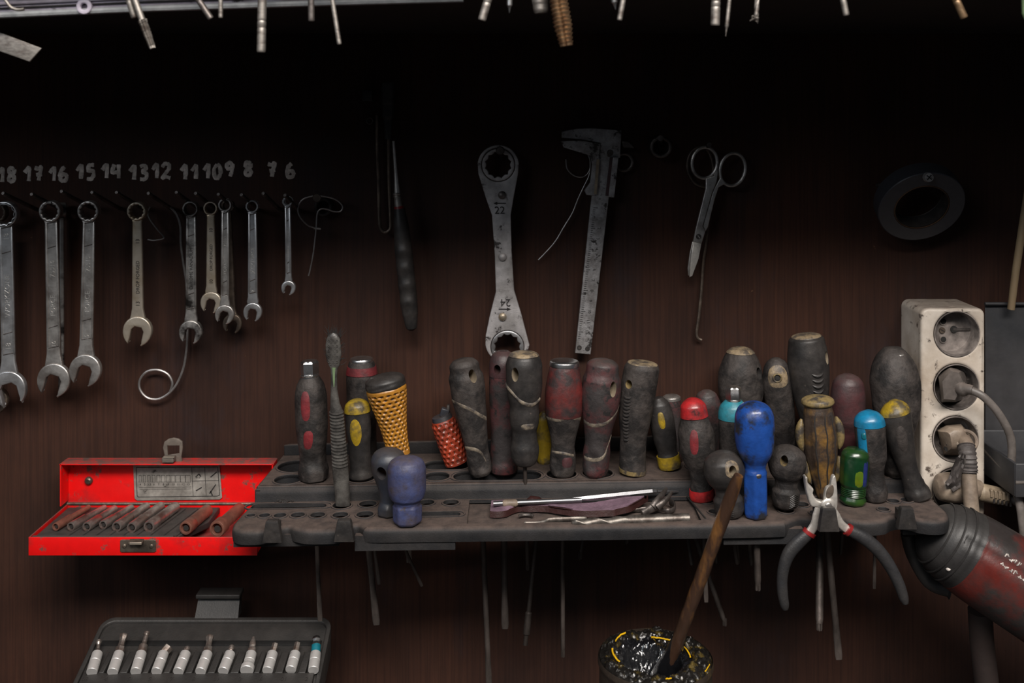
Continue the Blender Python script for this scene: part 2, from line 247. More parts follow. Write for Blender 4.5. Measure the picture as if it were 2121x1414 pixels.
class MB:
    def __init__(s): s.v = []; s.f = []; s.m = []; s.mats = []
    def mi(s, m):
        if m not in s.mats: s.mats.append(m)
        return s.mats.index(m)
    def add(s, vs, fs, m):
        o = len(s.v); s.v += [Vector(q) for q in vs]; k = s.mi(m)
        for f in fs: s.f.append(tuple(i + o for i in f)); s.m.append(k)
        return s
    def grid(s, rows, m, loop=True, cap0=True, cap1=True):
        n = len(rows[0]); vs = [q for r in rows for q in r]; fs = []
        for i in range(len(rows) - 1):
            for j in range(n if loop else n - 1):
                a, b = i * n + j, i * n + (j + 1) % n
                fs.append((a, b, b + n, a + n))
        if loop and cap0: fs.append(tuple(reversed(range(n))))
        if loop and cap1: fs.append(tuple(range((len(rows) - 1) * n, len(rows) * n)))
        return s.add(vs, fs, m)
    def lathe(s, sf, m, seg=40, n=48, t0=0.0, t1=1.0, off=0.0, cap1=True):
        ts = set(t0 + (t1 - t0) * (0.5 - 0.5 * cos(PI * i / n)) for i in range(n + 1)) | set(p[0] for p in sf.prof if t0 < p[0] < t1)
        return s.grid([[sf(2 * PI * j / seg, t, off) for j in range(seg)] for t in sorted(ts)], m, True, True, cap1)
    def tube(s, pts, r, m, seg=10, cap=True, flat=1.0, up=None):
        pts = [Vector(p) for p in pts]; n = len(pts)
        rs = r if isinstance(r, (list, tuple)) else [r] * n
        rows = []; u = None
        for i, p in enumerate(pts):
            d = (pts[min(i + 1, n - 1)] - pts[max(i - 1, 0)]).normalized()
            if u is None:
                u = Vector(up) if up else (Vector((0, -1, 0)) if abs(d.y) < 0.9 else Vector((0, 0, 1)))
            u = (u - d * u.dot(d)).normalized(); w = d.cross(u)
            rows.append([p + u * (cos(2 * PI * j / seg) * rs[i] * flat) + w * (sin(2 * PI * j / seg) * rs[i]) for j in range(seg)])
        return s.grid(rows, m, True, cap, cap)
    def box(s, c, size, m, rot=None, bevel=0.0, taper=1.0):
        c = Vector(c); bm = bmesh.new(); bmesh.ops.create_cube(bm, size=1.0)
        for v in bm.verts:
            k = taper if v.co.z > 0 else 1.0
            v.co = Vector((v.co.x * size[0] * k, v.co.y * size[1] * k, v.co.z * size[2]))
        if bevel > 0: bmesh.ops.bevel(bm, geom=bm.edges[:], offset=bevel, segments=3, affect='EDGES', profile=0.5)
        R = rot if rot is not None else Matrix.Identity(3)
        bm.verts.ensure_lookup_table()
        vs = [c + R @ v.co for v in bm.verts]; fs = [[v.index for v in f.verts] for f in bm.faces]; bm.free()
        return s.add(vs, fs, m)
    def hexa(s, q, m):                   # eight corners: 0-3 back/bottom loop, 4-7 front/top loop
        return s.add(q, [(0, 3, 2, 1), (4, 5, 6, 7), (0, 1, 5, 4), (1, 2, 6, 5), (2, 3, 7, 6), (3, 0, 4, 7)], m)
    def ball(s, c, r, m, seg=16, sc=(1, 1, 1)):
        c = Vector(c); rows = []
        for i in range(1, seg // 2 + 1):
            a = PI * i / (seg // 2 + 1)
            rows.append([c + Vector((r * sc[0] * sin(a) * cos(2 * PI * j / seg), r * sc[1] * sin(a) * sin(2 * PI * j / seg), r * sc[2] * cos(a))) for j in range(seg)])
        return s.grid(rows, m)
    def ring(s, c, R, r, m, axis=(0, 0, 1), seg=40, seg2=8, sx=1.0):
        c = Vector(c); a = Vector(axis).normalized(); u = a.orthogonal().normalized(); w = a.cross(u)
        if abs(a.z) > 0.9: u, w = Vector((1, 0, 0)), Vector((0, 1, 0)) if a.z > 0 else Vector((0, -1, 0))
        rows = []
        for i in range(seg + 1):
            t = 2 * PI * i / seg; dr = u * cos(t) * sx + w * sin(t); dn = u * cos(t) + w * sin(t)
            rows.append([c + dr * R + dn * (r * cos(2 * PI * j / seg2)) + a * (r * sin(2 * PI * j / seg2)) for j in range(seg2)])
        return s.grid(rows, m, True, False, False)
    def patch(s, sf, th0, t0, rth, rt, m, off=0.0006, n=10, seg=36, tilt=0.0, sq=0.75):
        rows = []
        for i in range(n + 1):
            q = 1 - i / n + 0.001; row = []
            for j in range(seg):
                a = 2 * PI * j / seg
                ca = math.copysign(abs(cos(a)) ** sq, cos(a)); sa = math.copysign(abs(sin(a)) ** sq, sin(a))
                x = q * ca; y = q * sa
                row.append(sf(th0 + rth * x + tilt * y, t0 + rt * y, off * (1 - 1.6 * max(0, q - 0.3) ** 2 / 0.49 * 0.9)))
            rows.append(row)
        return s.grid(rows, m, True, False, True)
    def strip(s, sf, path, w, m, off=0.0007, k=6):     # a raised or worn stripe over the turned body, path of (th, t)
        rows = []
        for i, (th, t) in enumerate(path):
            rows.append([sf(th, t + w * (2 * j / k - 1), off * (1 - (2 * j / k - 1) ** 2) - 0.0001) for j in range(k + 1)])
        return s.grid(rows, m, False)
    def plate(s, outlines, m, thick, bevel=0.0, place=None, res=2, mid=0.0):
        me = curve_mesh(outlines, thick, bevel, res)
        vs = [place(v.co.x, v.co.y, v.co.z + mid) for v in me.vertices]
        fs = [tuple(p.vertices) for p in me.polygons]
        bpy.data.meshes.remove(me)
        return s.add(vs, fs, m)
    def plate_px(s, outlines, d, m, thick, bevel=0.0, res=2, dd=None):      # outlines in px, d = distance of the middle
        k = S(d)
        ol = [[((x - CX) * k, -(y - HY) * k) for x, y in o] for o in outlines]
        return s.plate(ol, m, thick, bevel, lambda x, y, z: Vector((x, -d - z - (dd(x, y) if dd else 0), ZC + y)), res)
    def text(s, string, size, origin, u, w, m, depth=0.0002, spacing=1.0, stretch=1.0):
        cu = bpy.data.curves.new('t', 'FONT'); cu.body = string; cu.size = size; cu.extrude = depth
        cu.align_x = 'CENTER'; cu.align_y = 'CENTER'; cu.space_character = spacing; cu.resolution_u = 3
        ob = bpy.data.objects.new('t', cu); me = bpy.data.meshes.new_from_object(ob)
        u, w = Vector(u).normalized(), Vector(w).normalized(); nn = u.cross(w); origin = Vector(origin)
        s.add([origin + u * v.co.x * stretch + w * v.co.y + nn * v.co.z for v in me.vertices], [tuple(p.vertices) for p in me.polygons], m)
        bpy.data.objects.remove(ob); bpy.data.curves.remove(cu); bpy.data.meshes.remove(me); return s
    def mesh(s, name, sharp=38):
        me = bpy.data.meshes.new(name); me.from_pydata(s.v, [], s.f)
        for m in s.mats: me.materials.append(M[m])
        me.polygons.foreach_set('material_index', s.m)
        bm = bmesh.new(); bm.from_mesh(me); bmesh.ops.recalc_face_normals(bm, faces=bm.faces); bm.to_mesh(me); bm.free()
        me.polygons.foreach_set('use_smooth', [True] * len(me.polygons)); me.set_sharp_from_angle(angle=math.radians(sharp))
        me.update(); return me
    def build(s, name, parent=None, sharp=38, drills=(), lab=None):
        if parent and name in SUBS:
            for ch in parent.children:
                if ch.name.split('.')[0] == SUBS[name]: parent = ch
        me = s.mesh(name, sharp)
        for dr in drills: me = drill(me, *dr)
        if drills: me.set_sharp_from_angle(angle=math.radians(sharp)); me.name = name
        org = world_of(parent) if parent else (sum((Vector(v.co) for v in me.vertices), Vector()) / max(1, len(me.vertices)))
        me.transform(Matrix.Translation(-org)); me.update()
        o = bpy.data.objects.new(name, me); COL.objects.link(o)
        if parent: o.parent = parent
        else: o.location = org
        if lab: o['label'] = lab
        return o

SUBS = dict(dark_lines='handle', worn_stripe='handle', insert='handle', thumb_dimple='handle', painted_hole_disc='handle', ribs='handle', chevron_grip='handle', worn_spot='handle', red_spot='handle', side_lug='handle', worn_patch='handle', worn_face='handle',
            collar_ribs='handle', chipped_spot='handle', shiny_spot='handle', slot='insert', painted_glow='handle', lid_screw='lid', size_label='lid', lid_clasp='lid', front_clasp='tray', gripping_teeth='right_jaw', red_collar='grip',
            casing_rings='front_casing', white_scratches='red_casing', worn_lettering='red_casing', neck_core='neck', ribbed_grip='grip', mouth='body', cable_eye='plug_body')

def world_of(o):
    v = Vector((0, 0, 0))
    while o: v += o.location; o = o.parent
    return v

def area2(o): return sum(o[i][0] * o[(i + 1) % len(o)][1] - o[(i + 1) % len(o)][0] * o[i][1] for i in range(len(o)))
def curve_mesh(outlines, thick, bevel, res=2):
    cu = bpy.data.curves.new('c', 'CURVE'); cu.dimensions = '2D'; cu.fill_mode = 'BOTH'
    for i, o in enumerate(outlines):
        o = list(o)
        if (area2(o) > 0) != (i == 0): o.reverse()
        sp = cu.splines.new('POLY'); sp.points.add(len(o) - 1)
        for p, q in zip(sp.points, o): p.co = (q[0], q[1], 0, 1)
        sp.use_cyclic_u = True
    cu.extrude = max(thick / 2 - bevel, 0.00001); cu.bevel_depth = bevel; cu.offset = -bevel; cu.bevel_resolution = res
    ob = bpy.data.objects.new('c', cu); me = bpy.data.meshes.new_from_object(ob)
    bpy.data.objects.remove(ob); bpy.data.curves.remove(cu)
    bm = bmesh.new(); bm.from_mesh(me); bmesh.ops.remove_doubles(bm, verts=bm.verts, dist=1e-6); bm.to_mesh(me); bm.free()
    return me

def drill(me, c, axis, r, length, sx=1.0, m='darkhole', up=(0, 0, 1)):
    """cut a round or slotted hole into a closed mesh"""
    a = Vector(axis).normalized(); u = Vector(up); u = (u - a * u.dot(a)).normalized(); w = a.cross(u); c = Vector(c)
    q = MB(); q.grid([[c + a * z + u * (cos(2 * PI * j / 24) * r * sx) + w * (sin(2 * PI * j / 24) * r) for j in range(24)] for z in (-length / 2, length / 2)], m)
    cm = q.mesh('cut')
    A = bpy.data.objects.new('tmp_a', me); B = bpy.data.objects.new('tmp_b', cm); COL.objects.link(A); COL.objects.link(B)
    md = A.modifiers.new('b', 'BOOLEAN'); md.object = B; md.operation = 'DIFFERENCE'; md.solver = 'EXACT'
    try: md.material_mode = 'TRANSFER'
    except Exception: pass
    dg = bpy.context.evaluated_depsgraph_get()
    out = bpy.data.meshes.new_from_object(A.evaluated_get(dg))
    bpy.data.objects.remove(A); bpy.data.objects.remove(B)
    if len(out.polygons) < 10: return me
    return out

def thing(name, label, cat, loc, group=None):
    o = bpy.data.objects.new(name, None); COL.objects.link(o); o.location = loc; o.empty_display_size = 0.01
    o['label'] = label; o['category'] = cat
    if group: o['group'] = group
    return o
def tag(o, label, cat, group=None):
    o['label'] = label; o['category'] = cat
    if group: o['group'] = group
    return o
def circ(cx, cy, r, n=40, ry=None, a0=0.0, a1=2 * PI):
    full = abs(a1 - a0 - 2 * PI) < 1e-6
    return [(cx + r * cos(a0 + (a1 - a0) * i / (n if full else n - 1)), cy + (ry or r) * sin(a0 + (a1 - a0) * i / (n if full else n - 1))) for i in range(n)]
def star(cx, cy, r, k=12, dip=0.1, n=72):
    return [(cx + r * (1 - dip * abs(cos(k / 2 * 2 * PI * i / n))) * cos(2 * PI * i / n), cy + r * (1 - dip * abs(cos(k / 2 * 2 * PI * i / n))) * sin(2 * PI * i / n)) for i in range(n)]
def smooth(pts, n=8, loop=False):
    pts = [Vector(p) for p in pts]; out = []; N = len(pts)
    for i in range(N if loop else N - 1):
        a, b, c, e = (pts[(i - 1) % N], pts[i], pts[(i + 1) % N], pts[(i + 2) % N]) if loop else (pts[max(i - 1, 0)], pts[i], pts[i + 1], pts[min(i + 2, N - 1)])
        for j in range(n):
            t = j / n
            out.append(0.5 * ((2 * b) + (c - a) * t + (2 * a - 5 * b + 4 * c - e) * t * t + (3 * b - a - 3 * c + e) * t ** 3))
    if not loop: out.append(pts[-1])
    return out
def px_path(pts, d=None):
    return [P(p[0], p[1], p[2] if len(p) > 2 else d) for p in pts]

# ------------------------------------------------------------ the setting
def struct(o): o['kind'] = 'structure'; return o
b = MB(); b.box((0, 0.012, ZC - 0.15), (3.4, 0.024, 2.7), 'wall'); wall = struct(b.build('wall_back'))
b = MB(); b.box((0, -1.9, -0.01), (3.4, 3.9, 0.02), 'bench'); struct(b.build('floor'))
b = MB(); b.box((0, -1.9, 2.96), (3.4, 3.9, 0.02), 'bench'); struct(b.build('ceiling'))
# painted sizes over the pegs (marker writing on the wall board)
DG = {'1': [[(0.05, 0.42), (0.45, 0.06), (0.40, 0.98)]],
      '2': [[(0.05, 0.25), (0.25, 0.02), (0.60, 0.05), (0.62, 0.33), (0.30, 0.70), (0.05, 0.95), (0.35, 0.90), (0.75, 0.97)]],
      '3': [[(0.10, 0.10), (0.40, 0.02), (0.62, 0.20), (0.32, 0.45), (0.65, 0.62), (0.55, 0.92), (0.10, 0.95)]],
      '4': [[(0.25, 0.05), (0.05, 0.55), (0.30, 0.62), (0.72, 0.50)], [(0.62, 0.05), (0.62, 1.0)]],
      '5': [[(0.70, 0.02), (0.28, 0.06), (0.20, 0.42), (0.55, 0.42), (0.68, 0.66), (0.45, 0.95), (0.08, 0.95)]],
      '6': [[(0.50, 0.02), (0.22, 0.25), (0.08, 0.62), (0.22, 0.95), (0.58, 0.92), (0.66, 0.66), (0.42, 0.52), (0.14, 0.66)]],
      '7': [[(0.08, 0.08), (0.40, 0.14), (0.66, 0.04), (0.52, 0.50), (0.42, 0.98)], [(0.22, 0.56), (0.70, 0.50)]],
      '8': [[(0.58, 0.14), (0.30, 0.02), (0.12, 0.22), (0.34, 0.44), (0.62, 0.70), (0.40, 0.97), (0.12, 0.78), (0.30, 0.50), (0.60, 0.30), (0.58, 0.14)]],
      '9': [[(0.60, 0.22), (0.36, 0.02), (0.10, 0.22), (0.25, 0.46), (0.58, 0.34), (0.62, 0.14), (0.56, 0.60), (0.40, 0.98)]],
      '0': [[(0.36, 0.02), (0.10, 0.35), (0.16, 0.85), (0.42, 0.96), (0.66, 0.60), (0.58, 0.16), (0.36, 0.02)]]}
NUM = [('18', -5, 347), ('17', 50, 345), ('16', 102, 345), ('15', 158, 341), ('14', 211, 339), ('13', 268, 342), ('12', 315, 339), ('11', 374, 341),
       ('10', 421, 340), ('9', 467, 336), ('8', 505, 335), ('7', 553, 337), ('6', 592, 338)]
for s, x, y in NUM:
    b = MB(); w = 24; hh = 30
    for i, ch in enumerate(s):
        for st in DG[ch]:
            pts = smooth([(x + i * (20 if s != '11' else 22) + p[0] * w, y + p[1] * hh * random.uniform(0.97, 1.03), 0) for p in st], 5)
            b.tube([P(p.x, p.y, 0.0003) for p in pts], [0.0019 * random.uniform(0.8, 1.2) for _ in pts], 'paint', 8, True, 0.22, up=(0, -1, 0))
    b.build('painted_number', wall)

# the shelf above: board, rail with holes for the shanks
b = MB(); b.box((0, -0.15, ZC + 0.094), (1.9, 0.30, 0.018), 'dark_board', bevel=0.001)
tag(b.build('overhead_shelf'), 'dark wooden shelf board running along the wall above the hanging tools', 'shelf')
b = MB(); b.box((0, -0.333, ZC + 0.118), (1.9, 0.062, 0.012), 'greypanel', bevel=0.001); b.box((0, -0.30, ZC + 0.11), (1.9, 0.004, 0.045), 'greypanel')
tag(b.build('tool_rail'), 'long metal rail on the shelf front edge holding taps and bits', 'rail')
b = MB(); b.box((0, -0.26, ZC - 0.59), (1.9, 0.52, 0.04), 'bench', bevel=0.003)
tag(b.build('workbench'), 'dark workbench top below the bit case and the grease can', 'workbench')

# ------------------------------------------------------------ the screwdriver rack
Z1, Z2, SL = -0.322, -0.3346, 0.014
def on_plane(px, py, zr, h=0.0):
    u = (zr + h) / (-(py - HY) / F - SL * (px - CX) / F)
    return Vector(((px - CX) / F * u, -(1 - u), ZC - (py - HY) / F * u))
rack = thing('screwdriver_rack', 'long dusty black plastic rack on the wall full of screwdrivers', 'tool rack', (0, 0, ZC - 0.33))
holes1 = [(612, 966, .0165, 1.0), (597, 993, .0125, 1), (905, 987, .0115, 1), (925, 964, .0125, 1.7), (1030, 985, .0125, 3.2), (1163, 982, .0135, 1), (1238, 980, .0135, 1), (1352, 978, .0125, 3.0),
          (690, 968, .016, 1.2), (748, 990, .0125, 1), (1500, 965, .014, 2.4), (1640, 965, .014, 2.0), (1790, 965, .014, 1.8)]
holes2 = [(598, 1048, .0055, 6.0), (520, 1068, .0035, 1), (548, 1068, .0045, 1), (580, 1068, .0052, 1), (617, 1067, .0058, 1), (658, 1067, .0062, 1), (705, 1067, .0065, 1), (756, 1066, .0072, 1), (708, 1047, .008, 1), (762, 1044, .0075, 1),
          (802, 1066, .006, 1), (803, 1084, .006, 1), (844, 1080, .006, 1), (888, 1084, .0058, 1), (905, 1065, .0048, 4.2), (884, 1041, .0065, 1), (934, 1041, .0068, 1), (840, 1050, .0065, 1),
          (1462, 1037, .007, 1), (1480, 1060, .005, 1), (1510, 1066, .006, 1), (1566, 1064, .008, 1), (1628, 1058, .006, 1), (1660, 1045, .006, 1), (1700, 1035, .007, 1), (1768, 1040, .006, 1), (1812, 1034, .006, 1),
          (1850, 1038, .005, 1), (1878, 1036, .005, 1), (1855, 1020, .004, 4.0), (1902, 1030, .006, 1), (1925, 1022, .005, 1), (1690, 1062, .005, 1), (1830, 1055, .0045, 1)]
def slot(c, r, k, n=28):
    out = []
    for i in range(n):
        a = 2 * PI * i / n; x = cos(a) * r; x += math.copysign(r * (k - 1), x) if k > 1 and abs(x) > 1e-6 else 0
        out.append((c[0] + x, c[1] + sin(a) * r))
    return out
def pack(hs, zr):
    out = []
    for px, py, r, k in hs:
        q = on_plane(px, py, zr)
        if all(abs(q.x - c.x) > r * k + r2 * k2 + .0014 or abs(q.y - c.y) > r + r2 + .0014 for c, r2, k2 in out): out.append((q, r, k))
    return out
H1, H2 = pack(holes1, Z1), pack(holes2, Z2)
H1 = [h for h in H1 if -0.087 < h[0].y - h[1] and h[0].y + h[1] < -0.004]
H2 = [h for h in H2 if -0.151 < h[0].y - h[1] and h[0].y + h[1] < -0.091]
def tier_plate(b, o, holes, z, thick, R, m='rack'):
    o = [Vector((x, y)) for x, y in o]; n = len(o)
    if area2([(p.x, p.y) for p in o]) < 0: o.reverse()
    nr = []
    for i in range(n):
        d = (o[(i + 1) % n] - o[i - 1]).normalized(); nr.append(Vector((d.y, -d.x)))
    inn = [o[i] - nr[i] * R for i in range(n)]
    b.plate([[(p.x, p.y) for p in inn]] + holes, m, .003, 0, plan(z - .0015))
    prof = [(0, 0)] + [(R * sin(a), R * cos(a) - R) for a in [PI / 2 * j / 6 for j in range(1, 7)]] + [(R, -thick * .62), (R * .85, -thick), (R * .3, -thick)]
    rows = [[Vector((inn[i % n].x + nr[i % n].x * a, inn[i % n].y + nr[i % n].y * a, ZC + z + SL * inn[i % n].x + h)) for a, h in prof] for i in range(n + 1)]
    b.grid(rows, m, False)
def plan(z):
    return lambda x, y, t: Vector((x, y, ZC + z + SL * x + t))
# upper tier: top plate with rimmed holes, front wall and ends
b = MB()
o = [(-.2265, -.0885), (.364, -.0885), (.3655, -.087), (.366, -.002), (-.2225, -.002), (-.228, -.087)]
tier_plate(b, o, [slot(c, r, k) for c, r, k in H1], Z1, .005, .0028)
b.grid([[Vector((x, -.0885, ZC + Z1 + SL * x - .002)), Vector((x, -.0905, ZC + Z1 + SL * x - .005)), Vector((x, -.0909, ZC + Z1 + SL * x - .0062)), Vector((x, -.0911, ZC + Z1 + SL * x - .0075)), Vector((x, -.0915, ZC + Z2 + SL * x + .0010)), Vector((x, -.0920, ZC + Z2 + SL * x - .001)), Vector((x, -.087, ZC + Z2 + SL * x - .002)), Vector((x, -.084, ZC + Z1 + SL * x - .004))] for x in [-.2275 + .594 * i / 40 for i in range(41)]], 'rack')
for x0, x1 in ((-.2285, -.224), (.362, .3665)):
    b.hexa([Vector((x, y, ZC + z + SL * x)) for z in (Z2 - .01, Z1 - .003) for x, y in ((x0, -.09), (x1, -.09), (x1 if x0 > 0 else x1 + .004, -.002), (x0 if x0 > 0 else x0 + .005, -.002))], 'rack')
for c, r, k in H1:
    rim = slot(c, r + .0009, k); rows = []
    for i in range(len(rim) + 1):
        x, y = rim[i % len(rim)]; dx, dy = (x - c.x), (y - c.y); l = math.hypot(dx, dy); dx, dy = dx / l, dy / l
        rows.append([Vector((x + dx * .0011 * cos(a), y + dy * .0011 * cos(a), ZC + Z1 + SL * x + .0009 * sin(a))) for a in [2 * PI * j / 8 for j in range(8)]])
    b.grid(rows, 'rack', True, False, False)
    x = [[Vector((p[0], p[1], ZC + Z1 + SL * p[0] + z)) for z in (-.001, -.014)] for p in slot(c, r, k)]; b.grid(x + [x[0]], 'rack', False)
b.build('upper_tier', rack)
b = MB(); b.plate([[(-.2215, -.3255), (.35, -.318), (.35, -.3025), (.33, -.3018), (-.2165, -.3145), (-.2215, -.3155)]], 'rack', .004, .0012, lambda x, y, z: Vector((x, -.0035 + z, ZC + y)))
b.build('back_flange', rack)
# lower tier with scalloped front lip
def xf(px, d=.155): return (px - CX) * (1 - d) / F
front = [(472, .138), (478, .150), (500, .157), (530, .158), (548, .156), (570, .154), (585, .150), (596, .149), (610, .153), (640, .158), (690, .158), (712, .155), (726, .149), (738, .147), (750, .152), (768, .1565), (900, .157), (1150, .1575),
         (1400, .1575), (1600, .157), (1630, .154), (1650, .148), (1668, .145), (1690, .146), (1745, .146), (1760, .151), (1785, .156), (1810, .1565), (1835, .154), (1852, .148), (1870, .145), (1892, .147), (1905, .153), (1935, .157), (1960, .154), (1976, .146), (1984, .134)]
o = [tuple(v[:2]) for v in smooth([(xf(a), -c, 0) for a, c in front], 4)] + [(.368, -.115), (.366, -.089), (-.2275, -.089), (-.2335, -.12)]
tray_w = (xf(972, .1), xf(1432, .1)); TY = (-.0945, -.1475)
tray_hole = [(tray_w[0], TY[0]), (tray_w[1], TY[0]), (tray_w[1], TY[1]), (tray_w[0], TY[1])]
b = MB(); tier_plate(b, o, [tray_hole] + [slot(c, r, k) for c, r, k in H2 if not (tray_w[0] - r * k < c.x < tray_w[1] + r * k)], Z2, .0115, .0045)
for c, r, k in H2:
    if tray_w[0] - r * k < c.x < tray_w[1] + r * k: continue
    rim = slot(c, r + .0008, k); rows = []
    for i in range(len(rim) + 1):
        x, y = rim[i % len(rim)]; dx, dy = (x - c.x), (y - c.y); l = math.hypot(dx, dy); dx, dy = dx / l, dy / l
        rows.append([Vector((x + dx * .001 * cos(a), y + dy * .001 * cos(a), ZC + Z2 + SL * x + .0009 * sin(a))) for a in [2 * PI * j / 8 for j in range(8)]])
    b.grid(rows, 'rack', True, False, False)
def strip_lip(x0, x1, d, z0, z1):         # thin skirt below the lip
    b.hexa([Vector((x, y, ZC + z + SL * x)) for z in (z1, z0) for x, y in ((x0, -d), (x1, -d), (x1, -d + .006), (x0, -d + .006))], 'rack')
strip_lip(xf(735), xf(943), .155, Z2 - .006, Z2 - .0185); strip_lip(xf(1500), xf(1665), .153, Z2 - .006, Z2 - .0185); strip_lip(xf(1885), xf(1960), .140, Z2 - .006, Z2 - .0175); strip_lip(xf(480), xf(700), .150, Z2 - .006, Z2 - .016)
for px in (1432, ):
    q = xf(px, .12); b.box((q + .004, -.12, ZC + Z2 + SL * q + .0004), (.0012, .05, .001), 'darkhole', Matrix.Rotation(0.14, 3, 'Z'))
b.build('lower_tier', rack)
b = MB(); b.plate([[(tray_w[0] - .001, TY[0] + .001), (tray_w[1] + .001, TY[0] + .001), (tray_w[1] + .001, TY[1] - .001), (tray_w[0] - .001, TY[1] - .001)]], 'rack', .003, .0005, plan(Z2 - .0055))
b.build('tray_floor', rack)
for px, pt, pb, wt, wb in ((563, 1079, 1124, 26, 42), (712, 1078, 1122, 28, 43), (1718, 1053, 1101, 28, 43), (1880, 1052, 1096, 26, 41)):
    df = .181 if px == 1718 else .1655
    b = MB(); k = S(df); q = P(px, (pt + pb) / 2, df); hgt = (pb - pt) * k
    rows = []
    for t in (0, .04, .15, .88, .96, 1.0):
        w = lerp(wb, wt, t) * k * (0.86 if t == 1.0 else .95 if t == .96 else 1); z = q.z - hgt / 2 + hgt * t
        yf = -df + (.0016 if t == 1.0 else .0004 if t == .96 else 0); yb = -df + .0055
        rows.append([Vector((q.x + w / 2 * sx_, yy_, z)) for sx_, yy_ in ((-1, yb), (-1, yf + .0012), (-.94, yf), (.94, yf), (1, yf + .0012), (1, yb))])
    b.grid(rows, 'rubber_s'); b.box((q.x, -(df + .148) / 2 + .002, q.z - .001), (.007, df - .150, hgt * .45), 'rubber_s'); b.build('hook_peg', rack, 30)
DUSTS = [(578, 1036), (592, 1035)]
b = MB()
for i in range(26):
    px, py = random.gauss(585, 9), random.gauss(1037, 1.5); q = on_plane(px, py, Z2, .0012)
    b.ball(q, random.uniform(.0008, .002), 'mark', 6, (1, random.uniform(.5, 1), random.uniform(.4, .9)))
g = b.build('grease_crumbs'); tag(g, 'small heap of black crumbs beside the long slot at the rack left end', 'debris'); g['kind'] = 'stuff'

# ------------------------------------------------------------ pegs and spanners
def peg(px, py, d=0.066, rise=0.021):
    tip = P(px, py, d); base = Vector((tip.x, 0.002, tip.z - rise)); b = MB()
    b.tube([base, lerp(base, tip, .97), tip], [.0019, .0019, .0014], 'steel_d', 10); return b.build('wall_peg')
PEGX = [(6, 400, '18'), (65, 402, '17'), (127, 396, '16'), (190, 398, '15'), (241, 398, '14'), (307, 400, '13'), (365, 398, '12'), (405, 400, '11'), (452, 402, '10'), (500, 403, '8'), (545, 400, '7'), (590, 404, '6')]
for px, py, s in PEGX:
    tag(peg(px, py), 'thin dark wall peg slanting out nearest below the painted number ' + s, 'peg', 'wall pegs under the painted numbers')

def spanner(label, ring, Ro, Ri, jaw, Rj, w0, w1, ow, ang, d, m, style='rail', txt=(), tm='emboss', yaw=0.0):
    ax = Vector((ring[0] - jaw[0], ring[1] - jaw[1])); L = ax.length; ax.normalize(); rt = Vector((-ax.y, ax.x))
    if rt.x < 0: rt = -rt
    def q(u, v): p = Vector(jaw) + rt * u + ax * v; return (p.x, p.y)
    r = thing('combination_wrench', label, 'wrench', P(*ring, d), 'combination wrenches hanging on the wall pegs')
    k = S(d)
    b = MB()
    b.plate_px([circ(*ring, Ro, 56), star(*ring, Ri, 12, .12 if Ro > 18 else .05)], d, m, .0085 if Ro > 15 else .006, .0013, 3)
    b.build('ring_end', r)
    b = MB(); v1 = L - Ro * .86; sh = []
    for v, w in ((Rj * .35, Rj * 1.25), (Rj * .8, Rj * 1.1), (Rj * 1.1, w1 * 1.22), (Rj * 1.55, w1 * 1.02), (Rj * 2.2, w1), (v1 - 6, w0), (v1, w0 * 1.12)): sh.append((v, w))
    thick = .0042 if Ro > 12 else .0032
    b.plate_px([[q(-w / 2, v) for v, w in sh] + [q(w / 2, v) for v, w in reversed(sh)]], d, m, thick, .0013, 3)
    if style == 'rail':
        va, vb = Rj * 1.9, v1 - 3
        for sx in (-1, 1):
            ru = [P(*q(sx * (lerp(w1, w0, t) / 2 - 2.6), lerp(va, vb, t)), d + thick / 2 - .0002) for t in (0, .02, .5, .98, 1)]
            b.tube(ru, [.0002, .0011, .0011, .0011, .0002], m, 8, True, 0.8, up=(0, -1, 0))
        for v, sk in ((va + 2, 4), (vb - 2, 4), (lerp(va, vb, .17), 6), (lerp(va, vb, .80), 6)):
            b.tube([P(*q(-w1 / 2 + 3, v - sk / 2), d + thick / 2), P(*q(w1 / 2 - 3, v + sk / 2), d + thick / 2)], .0005, 'steel_d', 6)
    b.build('shaft', r)
    b = MB(); c, sn = cos(ang), sin(ang); hw = ow / 2; a1 = math.asin(min(.95, hw / Rj))
    pts = []
    for i in range(44):
        a = -PI / 2 + a1 + .10 + (2 * PI - 2 * a1 - .20) * i / 43
        st = 1.12 if sin(a) < 0 else 1.0
        pts.append((cos(a) * Rj, sin(a) * Rj * st))
    pts += [(-hw - .05 * Rj, -Rj * 1.02), (-hw, -Rj * .6), (-hw, Rj * .02), (-hw * .55, Rj * .26), (hw * .55, Rj * .26), (hw, Rj * .02), (hw, -Rj * .6), (hw + .05 * Rj, -Rj * 1.02)]
    b.plate_px([[q(x * c + y * sn, -x * sn + y * c) for x, y in pts]], d, m, .0062 if Rj > 22 else .0045, .0014, 3)
    b.build('open_jaw', r)
    if txt:
        for s, v, size in txt:
            b = MB(); b.text(s, size * k, P(*q(0, v), d + thick / 2 + .0001), (ax.x, 0, -ax.y), (-rt.x, 0, rt.y), tm, .00022, stretch=1.0); b.build('stamped_lettering', r)
    if yaw:
        for ch in r.children: ch.data.transform(Matrix.Rotation(yaw, 4, 'Z'))
    return r
spanner('big silver combination wrench at the left edge under the painted 18, lettered WORKZONE', (12, 443), 27, 21, (19, 803), 36, 28, 28, 36, -.25, .040, 'steel_b', 'rail', (('18', 312, 15), ('WORKZONE', 190, 15), ('18', 85, 15)))
spanner('brown tipped wrench mostly hidden behind the big one at the left edge', (-4, 440), 20, 15, (-8, 826), 26, 18, 18, 24, .1, .022, 'steel_rust', 'plain')
